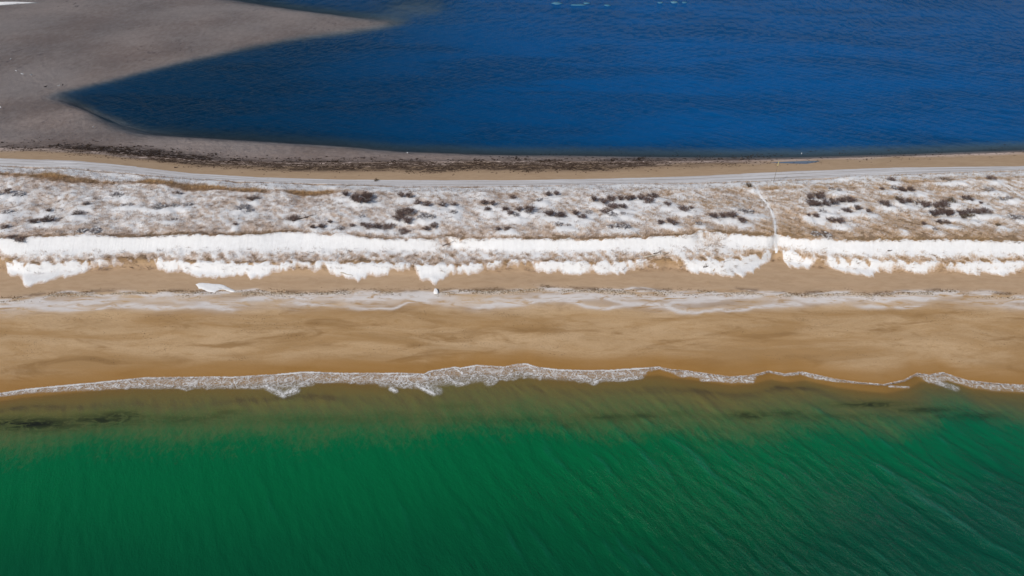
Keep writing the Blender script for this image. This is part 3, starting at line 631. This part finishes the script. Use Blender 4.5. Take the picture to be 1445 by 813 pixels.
# candidate clumps over the dune
NC = 260000
cx = rng.uniform(-106, 106, NC); cy = rng.uniform(70, 128, NC)
Fc = feats(cx)
sv = sampleS(SNOW, cx, cy); lee_c = sampleS(LEE, cx, cy); dpc = sampleS(DP, cx, cy); gl_c = sampleS(GLINE, cx, cy)
pxc, pyc = proj(cx, cy, 0*cx+4)
dcr = cy-Fc[6]
in_belt = (cy > Fc[4]-0.9) & (cy < Fc[5]+0.2); in_plat = (dcr > -0.25) & (cy < Fc[9]-0.1)
p = np.zeros(NC)
p = np.where(in_belt, 0.55*(1-sstep(0.45, 0.85, sv))+0.12, p)
p = np.where(in_plat, 0.30*(1-sstep(0.45, 0.95, sv))+0.12+0.75*np.exp(-((dcr-.1)/0.55)**2)+1.0*gl_c, p)
gully = np.clip(blob(cx, cy, 628, 343, 1.9, 3)+blob(cx, cy, 1004, 346, 2.6, 4), 0, 1)
p = np.maximum(p, 0.45*gully)
p = p*(1-0.85*np.clip(lee_c, 0, 1))*(1-np.exp(-(dpc/0.5)**2))
sel = rng.random(NC) < p*0.75
cx, cy, pxc, pyc, dcr, gl_c = cx[sel], cy[sel], pxc[sel], pyc[sel], dcr[sel], gl_c[sel]
cz = sampleS(SURF, cx, cy)
tone = fbm(cx/6, cy/4, 171, 3)
warm = np.clip(sstep(650, 1250, pxc)*0.6+gl_c*1.2+0.35*np.exp(-(dcr/0.8)**2)+(cy < feats(cx)[5])*0.25+(tone-0.5), 0, 1)[:, None]
ccol = (1-warm)*np.array([0.38, 0.29, 0.235])+warm*np.array([0.50, 0.345, 0.19])
ccol = ccol*(0.65+0.7*rng.random((len(cx), 1)))*(1+0.35*np.clip(gl_c, 0, 1))[:, None]
blades('dune_grass', cx, cy, cz, ccol, 8, 0.36+0.30*rng.random(len(cx))+0.2*np.clip(gl_c, 0, 1), 0.36, 0.040, 1.05, (0.25, -0.22), 'dry brown dune grass poking through the snow', 'grass')
print('grass clumps', len(cx))

# ------------------------------------------------------------------ dead reeds and seaweed thrown up on the shores
def litter_stuff(name, X, Y, Z, colr, size, label, cat):
    N = len(X); az = rng.random(N)*np.pi; L = size*(0.5+rng.random(N)); W = L*(0.25+0.35*rng.random(N)); H = 0.03+0.05*rng.random(N)
    ux, uy = np.cos(az)*L, np.sin(az)*L*0.6; vx, vy = -np.sin(az)*W, np.cos(az)*W
    j = lambda: 0.7+0.6*rng.random(N)
    a = np.stack([X-ux, Y-uy, Z-0.01], -1); b = np.stack([X+vx*j(), Y+vy*j(), Z-0.01], -1); c = np.stack([X+ux*j(), Y+uy*j(), Z-0.01], -1); d = np.stack([X-vx, Y-vy, Z-0.01], -1)
    e = np.stack([X+vx*.2, Y+vy*.2, Z+H], -1)
    co = np.stack([a, b, c, d, e], 1).reshape(-1, 3); i = np.arange(N)[:, None]*5
    f = np.concatenate([i+np.array([[0, 4, 1]]), i+np.array([[1, 4, 2]]), i+np.array([[2, 4, 3]]), i+np.array([[3, 4, 0]])])
    cc = np.repeat(colr[:, None, :]*(0.6+0.8*rng.random((N, 1, 1))), 5, 1).reshape(-1, 3)
    o = raw_mesh(name, co, f, M_GRASS, {'col': cc}, kind='stuff'); tag(o, label, cat); return o
NW = 60000
x = rng.uniform(-110, 110, NW); y = rng.uniform(112, 150, NW)
Fw = feats(x); wv_ = sample(wrack, x, y); nn = fbm(x/1.8, y/0.6, 181, 3)
sel = (rng.random(NW) < np.clip(wv_*2.0*sstep(0.42, 0.6, nn), 0, 1)) & (y > Fw[10])
x, y = x[sel], y[sel]; z = np.maximum(sample(ZT, x, y), 0.0)
litter_stuff('eelgrass_wrack', x, y, z, np.tile([[0.055, 0.036, 0.025]], (len(x), 1)), 0.25, 'dark brown eelgrass washed up along the lagoon shore', 'seaweed')
NW = 40000
x = rng.uniform(-104, 104, NW); Fw = feats(x); off = rng.normal(0, 0.35, NW); y = Fw[2]+off-0.1
nn = fbm(x/3.2, y/0.5, 183, 3); sel = rng.random(NW) < sstep(0.40, 0.62, nn)*0.75
x, y, off = x[sel], y[sel], off[sel]; z = sample(ZT, x, y)
pale = (rng.random(len(x)) < 0.62-0.6*sstep(-.1, .5, off))[:, None]
litter_stuff('wrack_line', x, y, z, np.where(pale, np.array([0.62, 0.54, 0.44]), np.array([0.17, 0.105, 0.05])), 0.11, 'line of straw and shell debris along the old tide mark', 'debris')

NW = 60000
x = rng.uniform(-100, 100, NW); y = rng.uniform(62, 80, NW); Fw = feats(x); tt = (y-Fw[0])/(Fw[1]-Fw[0])
nn = fbm(x/6, y/1.6, 185, 4); sel = (rng.random(NW) < sstep(0.55, 0.72, nn)*0.55) & (tt > 0.22) & (tt < 0.95)
x, y = x[sel], y[sel]; litter_stuff('seaweed_flecks', x, y, sample(ZT, x, y), np.tile([[0.12, 0.085, 0.055]], (len(x), 1)), 0.055, 'scattered dark seaweed flecks strewn over the open beach sand', 'seaweed')

# ------------------------------------------------------------------ shrubs
def tube_into(V, Fa, p0, p1, r0, r1, sides=3):
    d = (p1-p0); l = np.linalg.norm(d)+1e-9; d = d/l
    a = np.cross(d, [0, 0, 1.0]) if abs(d[2]) < 0.9 else np.cross(d, [1.0, 0, 0]); a /= np.linalg.norm(a); b = np.cross(d, a)
    k0 = len(V)
    for p, r in ((p0, r0), (p1, r1)):
        for s in range(sides):
            t = 2*math.pi*s/sides; V.append(p+(a*math.cos(t)+b*math.sin(t))*r)
    for s in range(sides):
        q = (s+1) % sides
        Fa.append((k0+s, k0+q, k0+sides+q)); Fa.append((k0+s, k0+sides+q, k0+sides+s))
def simple_mat(name, cola, colb, scale=3.0, rough=0.85, transl=0.0):
    m = NT(name); P = m.n('TexCoord').outputs['Object']; n = m.noise(P, scale, 4, .6)
    oi = m.n('ObjectInfo').outputs['Random']
    c = m.mix(m.ramp(m.math('ADD', m.math('MULTIPLY', n, 0.7), m.math('MULTIPLY', oi, 0.3)), 0.3, 0.7), cola, colb)
    b = m.n('BsdfPrincipled', ins={'Base Color': c, 'Roughness': rough, 'Specular IOR Level': 0.15}); return m.done(b)
M_TWIG = simple_mat('dark shrub twigs', (0.105, 0.070, 0.060), (0.19, 0.13, 0.11))
M_BARK = simple_mat('shrub bark', (0.05, 0.035, 0.028), (0.09, 0.06, 0.048))
M_GTWIG = simple_mat('frosted shrub twigs', (0.16, 0.135, 0.135), (0.30, 0.26, 0.26))
M_OLIVE = simple_mat('olive brown leaves', (0.085, 0.058, 0.018), (0.16, 0.105, 0.03), 6)
M_TAN = simple_mat('tan twigs', (0.20, 0.12, 0.06), (0.30, 0.19, 0.10))
def mesh_from(name, V, Fa, mat):
    o = raw_mesh(name, np.array(V), np.array(Fa), mat); me = o.data; bpy.data.objects.remove(o); return me
def shrub_proto(kind, seed):
    rs = np.random.default_rng(seed)
    SV, SF, TV, TF = [], [], [], []
    nstem = 9 if kind != 'g' else 7
    tips = []
    for i in range(nstem):
        az = 2*math.pi*(i+rs.random()*0.7)/nstem; out = 0.30+0.45*rs.random()
        p0 = np.array([math.cos(az)*0.08, math.sin(az)*0.08, -0.08]); p1 = np.array([math.cos(az)*out*0.5, math.sin(az)*out*0.5, 0.30+0.12*rs.random()])
        p2 = np.array([math.cos(az+.3)*out, math.sin(az+.3)*out, 0.45+0.3*rs.random()])
        tube_into(SV, SF, p0, p1, 0.028, 0.020); tube_into(SV, SF, p1, p2, 0.020, 0.010); tips += [(p1, p2)]
    nt = {'d': 300, 'g': 130, 'o': 60, 't': 130}[kind]
    for k in range(nt):
        a, b = tips[rs.integers(len(tips))]; p = a+(b-a)*rs.random()+rs.normal(0, 0.07, 3)
        d = rs.normal(0, 1, 3); d[2] = abs(d[2])*0.9+0.15; d /= np.linalg.norm(d)
        q = p+d*(0.18+0.28*rs.random()); r_ = 0.016 if kind != 'g' else 0.012
        side = np.cross(d, rs.normal(0, 1, 3)); side /= np.linalg.norm(side)
        k0 = len(TV); TV += [p-side*r_, p+side*r_, q+side*0.006, q-side*0.006]; TF += [(k0, k0+1, k0+2), (k0, k0+2, k0+3)]
        for e in range(2):
            m = p+(q-p)*(0.4+0.4*rs.random()); dd = d+rs.normal(0, 0.7, 3); dd /= np.linalg.norm(dd)
            qq = m+dd*(0.10+0.14*rs.random()); k0 = len(TV); TV += [m-side*0.010, m+side*0.010, qq]; TF += [(k0, k0+1, k0+2)]
    LV, LF = [], []
    if kind == 'o':
        for k in range(330):
            a, b = tips[rs.integers(len(tips))]; p = a+(b-a)*rs.random()+rs.normal(0, 0.13, 3); p[2] = abs(p[2])
            u = rs.normal(0, 1, 3); u /= np.linalg.norm(u); v = np.cross(u, rs.normal(0, 1, 3)); v /= np.linalg.norm(v)
            k0 = len(LV); LV += [p-u*.06, p+v*.03, p+u*.06, p-v*.03]; LF += [(k0, k0+1, k0+2), (k0, k0+2, k0+3)]
    CV, CF = [], []
    if kind == 'g':      # little caps of snow caught between the twigs
        for k in range(16):
            az = rs.random()*6.283; r_ = 0.62*rs.random()**0.5; c = np.array([math.cos(az)*r_, math.sin(az)*r_, 0.30+0.22*rs.random()]); w = 0.10+0.10*rs.random()
            k0 = len(CV)
            for s in range(6): CV.append(c+np.array([math.cos(s*1.047)*w*(.7+.6*rs.random()), math.sin(s*1.047)*w*(.7+.6*rs.random()), -0.02]))
            CV.append(c+np.array([0, 0, 0.07])); CV.append(c-np.array([0, 0, 0.05]))
            for s in range(6): CF += [(k0+s, k0+(s+1) % 6, k0+6), (k0+(s+1) % 6, k0+s, k0+7)]
    tw = {'d': M_TWIG, 'g': M_GTWIG, 'o': M_TWIG, 't': M_TAN}[kind]
    parts = [('stems', mesh_from('shrub_stems', SV, SF, M_BARK)), ('twigs', mesh_from('shrub_twigs', TV, TF, tw))]
    if LV: parts.append(('leaves', mesh_from('shrub_leaves', LV, LF, M_OLIVE)))
    if CV: parts.append(('snow_caps', mesh_from('shrub_snow', CV, CF, M_ICE)))
    return parts
PROTO = {k: [shrub_proto(k, 300+17*i+ord(k)) for i in range(3)] for k in 'dgot'}
LOOK = {'d': 'dark brown', 'g': 'grey frosted', 'o': 'olive leafy', 't': 'pale tan'}
def where(px, py):
    if abs(px-1322) < 20 and 278 < py < 307: return 'in the widest thicket'
    if 1345 < px < 1400 and 290 < py < 312: return 'in the long tail of the widest thicket'
    if 1240 < px < 1300 and 275 < py < 292: return 'in the row next to the widest thicket'
    if 1125 < px < 1235 and 270 < py < 306: return 'in the scattered thicket beside the footpath'
    if 830 < px < 930 and 270 < py < 308: return 'in the long mid-dune thicket'
    if 540 < px < 615 and 270 < py < 312: return 'in the thicket behind the crest gully'
    if 990 < px < 1062: return 'in the arched thicket beside the footpath'
    side = 'past the footpath' if px > 1094 else ('past the dark log' if px < 410 else 'between log and footpath')
    if py < 276: return 'near the track '+side
    if py > 312: return 'close behind the crest '+side
    return 'amid the dune back '+side
ORD = ['first', 'second', 'third', 'fourth', 'fifth', 'sixth', 'seventh', 'eighth', 'ninth', 'tenth', 'eleventh', 'twelfth', 'thirteenth', 'fourteenth', 'fifteenth', 'sixteenth', 'seventeenth', 'eighteenth', 'nineteenth', 'twentieth', 'twenty-first', 'twenty-second', 'twenty-third', 'twenty-fourth', 'twenty-fifth']
n_sh = 0; ALL_SH = []
for k, (px, py, w, h, kind) in enumerate(SHRUBS):
    if kind == 't' and px == 1268: continue
    sc = SHS[k]; W = w*sc; D = max(h*sc/0.62, 0.7)
    big = 'large' if W > 3 else ('small' if W < 1.2 else '')
    nx = max(1, int(round(W/1.35))); nyy = max(1, int(round(D/1.9)))
    if nx*nyy > 12: nx, nyy = min(nx, 5), min(nyy, 3)
    for a in range(nx):
        for b in range(nyy):
            ox = (a+0.5)/nx-0.5; oy = (b+0.5)/nyy-0.5
            if nx > 1 and nyy > 1 and (2*ox)**2+(2*oy)**2 > 1.35: continue
            if 3 < nx*nyy < 6 and random.random() < 0.1: continue
            X = SHX[k]+ox*W+random.uniform(-.3, .3)*(nx > 1); Y = SHY[k]+oy*D*1.1+random.uniform(-.55, .55)*(nx > 1)
            Z = float(sampleS(SURF, np.array([X]), np.array([Y]))[0])
            rt = bpy.data.objects.new('shrub', None); col.objects.link(rt)
            sx = max(0.42, min(1.35, W/nx/(1.0 if nx*nyy > 2 else 1.2)))*random.uniform(0.75, 1.25)
            rt.location = (X, Y, Z); rt.rotation_euler = (0, 0, random.uniform(0, 6.28)); hz = min(1.0, max(0.45, h*sc/1.35))*random.uniform(.85, 1.15)
            if kind == 'g': hz *= 0.62
            rt.scale = (sx, sx, hz); rt.empty_display_size = 0.2
            lab = ('small ' if w*sc < 1.25 else '')+LOOK[kind]+' shrub '+where(px, py)
            ALL_SH.append((lab, abs(X-33.0), rt)); tag(rt, lab, 'shrub', 'shrubs on the snowy dune')
            for pn, me in random.choice(PROTO[kind]):
                o = bpy.data.objects.new(pn, me); col.objects.link(o); o.parent = rt
            n_sh += 1
by = {}
for lab, d_, rt in ALL_SH: by.setdefault(lab, []).append((d_, rt))
for lab, lst in by.items():                       # look-alikes in one place are told apart by counting away from the footpath
    if len(lst) > 1:
        for q, (d_, rt) in enumerate(sorted(lst, key=lambda t: t[0])): rt['label'] = lab+', '+ORD[min(q, 24)]+' from the footpath'

# ------------------------------------------------------------------ driftwood, pole, pool, birds, ice
M_WOOD = simple_mat('weathered driftwood', (0.085, 0.062, 0.05), (0.16, 0.12, 0.095), 4)
M_PALE = simple_mat('pale driftwood', (0.42, 0.36, 0.29), (0.56, 0.50, 0.42), 4)
def log(p0, p1, r, label, mat, stub=True, lift=0.04, name='driftwood_log'):
    (x0, y0, z0), (x1, y1, z1) = [tuple(float(v[0]) for v in ground(np.array([q[0]], float), np.array([q[1]], float))) for q in (p0, p1)]
    z0 = float(surf(x0, y0)); z1 = float(surf(x1, y1))
    A = np.array([x0, y0, z0+r*0.5+lift]); B = np.array([x1, y1, z1+r*0.4+lift])
    root = bpy.data.objects.new(name, None); col.objects.link(root); root.location = ((A+B)/2*np.array([1, 1, 1])).tolist(); tag(root, label, 'driftwood')
    c = (A+B)/2; V, Fa = [], []
    pts = [A+(B-A)*t+np.array([0, 0, 0.05*math.sin(t*9)])+np.array([0.05*math.sin(t*7), 0.06*math.cos(t*5), 0])*t for t in np.linspace(0, 1, 7)]
    for i in range(6): tube_into(V, Fa, pts[i]-c, pts[i+1]-c, r*(1-0.1*i), r*(1-0.1*(i+1)), 7)
    for e in (0, -1):
        k0 = len(V); V.append(pts[e]-c); ring = range(0, 7) if e == 0 else range(k0-7, k0)
        ring = list(ring)
        for s in range(7): Fa.append((ring[s], ring[(s+1) % 7], k0) if e == -1 else (ring[(s+1) % 7], ring[s], k0))
    o = raw_mesh('trunk', np.array(V), np.array(Fa), mat, parent=root)
    if stub:
        V, Fa = [], []
        p = pts[4]-c; d = (B-A)/np.linalg.norm(B-A); s_ = np.array([-d[1], d[0], 0.9]); tube_into(V, Fa, p, p+s_*0.45, r*0.5, r*0.2, 5); raw_mesh('branch', np.array(V), np.array(Fa), mat, parent=root)
    return root
def surf(x, y):
    if 70 < y < 136 and abs(x) < 112: return sampleS(SURF, np.array([x]), np.array([y]))[0]
    return sample(ZT, np.array([x]), np.array([y]))[0]
log((413,314), (442,305), 0.12, 'long dark driftwood log lying on the dune back', M_WOOD)
log((624,348.5), (642,341), 0.055, 'thin brown stick lying below the gully in the dune crest', M_WOOD, False)
log((909,364), (944,358), 0.13, 'pale driftwood log half buried in the lower grass belt', M_PALE)
log((922,359.5), (932,356.5), 0.09, 'short dark driftwood piece beside the pale log', M_WOOD, False)
log((481,386), (497,390), 0.10, 'pale bleached log in the snow at the foot of the dune', M_PALE, False)
log((992,379), (999,377.5), 0.10, 'short dark driftwood stump on the snow bank at the dune foot', M_WOOD)
log((1252,356), (1258,355), 0.10, 'small brown driftwood piece on the white slip face', M_WOOD, False)
log((1043,226.5), (1050,224), 0.12, 'dark tangled driftwood at the lagoon edge', M_WOOD)
log((246,237), (251,236.5), 0.12, 'small dark log on the sand behind the track', M_WOOD, False)

# marker pole
X, Y, Z = [float(v[0]) for v in ground(np.array([1091.]), np.array([259.]))]; Z = float(surf(X, Y))
root = bpy.data.objects.new('marker_pole', None); col.objects.link(root); root.location = (X, Y, Z); tag(root, 'tall thin leaning pole planted beside the snowy track', 'pole')
V, Fa = [], []
pp = [np.array([0.0, 0, -0.3]), np.array([0.0, 0, 1.2]), np.array([-0.02, 0.03, 2.4]), np.array([0.0, 0.06, 3.3])]
for i in range(3): tube_into(V, Fa, pp[i], pp[i+1], 0.045-0.006*i, 0.039-0.006*i, 6)
raw_mesh('shaft', np.array(V), np.array(Fa), simple_mat('grey pole wood', (0.16, 0.13, 0.10), (0.24, 0.20, 0.15)), parent=root)
V, Fa = [], []
tube_into(V, Fa, pp[3], np.array([0.05, .1, 4.25]), 0.055, 0.045, 6); raw_mesh('top_section', np.array(V), np.array(Fa), simple_mat('yellow faded paint', (0.55, 0.48, 0.20), (0.66, 0.60, 0.32)), parent=root)

# isolated snow patch on the upper beach
def patch_outline(pts, z):
    return np.array(pts, float)
def slab(name, pts, mat, thick, label, cat, on=None, group=None, seed=0):
    p = np.array(pts, float); x, y, z = ground(p[:, 0], p[:, 1])
    rs = np.random.default_rng(seed)
    n = len(x); xs, ys = [], []
    for i in range(n):
        j = (i+1) % n; m = max(2, int(np.hypot(x[j]-x[i], y[j]-y[i])/0.35))
        for t in np.arange(m)/m:
            xs.append(x[i]+(x[j]-x[i])*t+rs.normal(0, .05)); ys.append(y[i]+(y[j]-y[i])*t+rs.normal(0, .05))
    xs, ys = np.array(xs), np.array(ys); c = np.array([xs.mean(), ys.mean()]); N = len(xs)
    rings = [(1.0, -0.03), (0.93, 0.45), (0.75, 0.8), (0.5, 1.0), (0.25, 1.0)]
    V = []; 
    gz = (lambda a, b: sample(ZT, a, b)) if on is None else (lambda a, b: np.full(np.shape(a), on))
    for s, h in rings:
        a, b = c[0]+(xs-c[0])*s, c[1]+(ys-c[1])*s; zz = gz(a, b)+(thick*h if h > 0 else h)*(0.8+0.4*fbm(a*2, b*2, 191, 2)); V.append(np.stack([a, b, zz], -1))
    V = np.concatenate(V); F4 = []
    for r_ in range(len(rings)-1):
        for i in range(N):
            j = (i+1) % N; A, B, C, D = r_*N+i, r_*N+j, (r_+1)*N+j, (r_+1)*N+i; F4 += [(A, B, C), (A, C, D)]
    k0 = len(V); V = np.concatenate([V, [[c[0], c[1], gz(np.array([c[0]]), np.array([c[1]]))[0]+thick]]])
    b0 = (len(rings)-1)*N
    for i in range(N): F4.append((b0+i, b0+(i+1) % N, k0))
    o = raw_mesh(name, V, np.array(F4), mat, {'cover': np.ones(len(V))}, smooth=True); tag(o, label, cat, group); return o
slab('snow_patch', [(275,401),(280,399.3),(290,399),(303,400.5),(315,402),(322,405),(330,409),(334,412.5),(327,413),(318,409.5),(310,408.5),(303,413.5),(292,411),(280,407)], M_ICE, 0.10, 'lone white snow patch on bare sand below the dune foot', 'snow')
slab('ice_chunk', [(612,414),(612,409),(615,407.5),(618,410),(619,414),(616,416)], M_ICE, 0.30, 'small upright white ice chunk at the old tide mark', 'ice', seed=2)
M_FLOE = simple_mat('thin wet ice', (0.05, 0.17, 0.28), (0.12, 0.27, 0.36), 1.5, 0.5)
slab('snow_bank', [(-90,9),(-40,5),(0,3.2),(30,3),(58,4.2),(30,6),(0,8),(-40,11)], M_ICE, 0.35, 'white snowy bank on the far side of the shallow sand bar', 'snow', seed=4)
for i, (a, b, w, h) in enumerate([(786,4.5,7,1.6),(817,7,10,1.6),(828,4.5,5,1.2),(857,7.5,5,1.5),(932,3.8,4,1),(952,3,5,1.6),(966,3.5,4,1.2)]):
    n = 9; pts = [(a+w*math.cos(t)*(0.75+.5*random.random()), b+h*math.sin(t)*(0.75+.5*random.random())) for t in np.linspace(0, 6.283, n, endpoint=False)]
    p = np.array(pts); 
    x, y = unproj(p[:, 0], p[:, 1], 0.02); N = n
    V = np.concatenate([np.stack([x, y, 0*x-.08], -1), np.stack([x, y, 0*x+.06], -1), np.stack([x*.4+x.mean()*.6, y*.4+y.mean()*.6, 0*x+.11], -1), [[x.mean(), y.mean(), .12]]])
    F4 = []
    for r_ in range(2):
        for q in range(N): j = (q+1) % N; F4 += [(r_*N+q, r_*N+j, (r_+1)*N+j), (r_*N+q, (r_+1)*N+j, (r_+1)*N+q)]
    for q in range(N): F4.append((2*N+q, 2*N+(q+1) % N, 3*N))
    o = raw_mesh('ice_floe', V, np.array(F4), M_FLOE); tag(o, 'pale thin ice floe drifting far out on the blue lagoon', 'ice', 'ice floes on the lagoon')

# tidal pool on the lagoon-side sand
p = np.array([(1086,229.3),(1110,228),(1140,227),(1158,227),(1152,229),(1138,231.3),(1118,230.8),(1100,230.2)], float)
x, y, z = ground(p[:, 0], p[:, 1]); zt = float(z.max())+0.02
th_ = np.linspace(0, 1, 49)[:-1]; ii = th_*len(x); i_ = ii.astype(int); f_ = ii-i_; f_ = f_*f_*(3-2*f_)
xs = x[i_]*(1-f_)+x[(i_+1) % len(x)]*f_; ys = y[i_]*(1-f_)+y[(i_+1) % len(x)]*f_
V = np.concatenate([np.stack([xs, ys, sample(ZT, xs, ys)+0.01], -1), np.stack([xs*.5+xs.mean()*.5, ys*.5+ys.mean()*.5, 0*xs], -1), [[xs.mean(), ys.mean(), 0]]])
V[48:, 2] = sample(ZT, V[48:, 0], V[48:, 1])+0.012; F4 = []
for q in range(48): j = (q+1) % 48; F4 += [(q, j, 48+j), (q, 48+j, 48+q), (48+q, 48+j, 96)]
m = NT('still pool water'); m.done(m.n('BsdfPrincipled', ins={'Base Color': (0.06, 0.07, 0.14), 'Roughness': 0.04, 'IOR': 1.33, 'Specular IOR Level': 0.5}))
o = raw_mesh('tidal_pool', V, np.array(F4), m.m, {}, kind='structure', smooth=True); tag(o, 'shallow blue tidal pool on the sand behind the dune track')

# gulls resting on the flats
def gull_mesh():
    prof = [(-0.30, .0, .005), (-0.26, 0.005, .03), (-0.16, 0.01, .065), (-0.02, 0.0, .095), (0.10, 0.01, .092), (0.17, 0.06, .06), (0.21, 0.12, .048), (0.245, 0.155, .05), (0.29, 0.15, .03), (0.31, 0.145, .012), (0.35, 0.135, .003)]
    V, Fa = [], []; n = 8
    for x_, z_, r_ in prof:
        for s in range(n): t = 2*math.pi*s/n; V.append((x_, math.cos(t)*r_, 0.22+z_+math.sin(t)*r_*0.9))
    for k in range(len(prof)-1):
        for s in range(n):
            q = (s+1) % n; a, b, c, d = k*n+s, k*n+q, (k+1)*n+q, (k+1)*n+s; Fa += [(a, b, c), (a, c, d)]
    V = [np.array(v) for v in V]
    for sy in (-.035, .035): tube_into(V, Fa, np.array([0.0, sy, 0.16]), np.array([0.02, sy, -0.02]), 0.008, 0.008, 3); tube_into(V, Fa, np.array([0.02, sy, -.005]), np.array([0.08, sy*1.3, -0.01]), 0.012, 0.01, 3)
    return V, Fa
M_GULL = NT('white gull plumage'); M_GULL = M_GULL.done(M_GULL.n('BsdfPrincipled', ins={'Base Color': (0.85, 0.85, 0.84), 'Roughness': 0.7}))
M_WING = simple_mat('grey gull wings', (0.30, 0.32, 0.34), (0.36, 0.38, 0.40))
M_DUCK = simple_mat('dark duck plumage', (0.025, 0.022, 0.022), (0.05, 0.045, 0.04))
gv, gf = gull_mesh(); GM = mesh_from('gull_body', gv, gf, M_GULL); DM = mesh_from('duck_body', gv, gf, M_DUCK)
wv_, wf_ = [], []
for sy in (-1, 1):
    k0 = len(wv_)
    for x_, z_, y_ in [(0.10, .27, .085), (0.0, .315, .05), (0.0, .22, .105), (-0.18, .27, .055), (-0.15, .215, .07), (-0.36, .235, .012)]: wv_.append((x_, sy*(y_+0.008), z_))
    F6 = [(0, 1, 2), (1, 3, 2), (2, 3, 4), (3, 5, 4)]; wf_ += [tuple(k0+i for i in f) for f in F6]
GW = mesh_from('gull_wing', wv_, wf_, M_WING)
for (a, b, sc, dark, lab) in [(32,105.5,1.35,0,'white gull standing on the shallow sand bar'),(44.5,106.5,1.35,0,'white gull standing on the shallow sand bar'),(23,100.5,1.0,0,'white gull standing on the shallow sand bar'),(15,84,1.0,0,'white gull standing on the shallow sand bar'),(83,121.5,0.95,0,'white gull beside a dark duck at the sand bar edge'),(88.5,120.7,1.1,1,'small dark duck beside a white gull at the sand bar edge'),(65,123.5,1.6,1,'large dark duck resting alone near the sand bar tip'),(1.5,152.5,1.1,0,'white gull on the wet flat nearest the track'),(132,180,1.1,0,'white gull at the dark water margin of the flat'),(1131,217.5,1.15,0,'white gull standing in the shallows by the tidal pool'),(575,216,0.9,0,'white gull by the eelgrass on the lagoon shore')]:
    x, y = unproj(a, b, 0.1); z = max(float(sample(ZT, x, y)), -0.02)
    rt = bpy.data.objects.new('duck' if dark else 'gull', None); col.objects.link(rt); rt.location = (float(x), float(y), z); rt.rotation_euler = (0, 0, random.uniform(0, 6.28)); rt.scale = (sc, sc, sc)
    tag(rt, lab, 'bird', 'birds on the tidal flat')
    o = bpy.data.objects.new('body', DM if dark else GM); col.objects.link(o); o.parent = rt
    if not dark: o = bpy.data.objects.new('wings', GW); col.objects.link(o); o.parent = rt
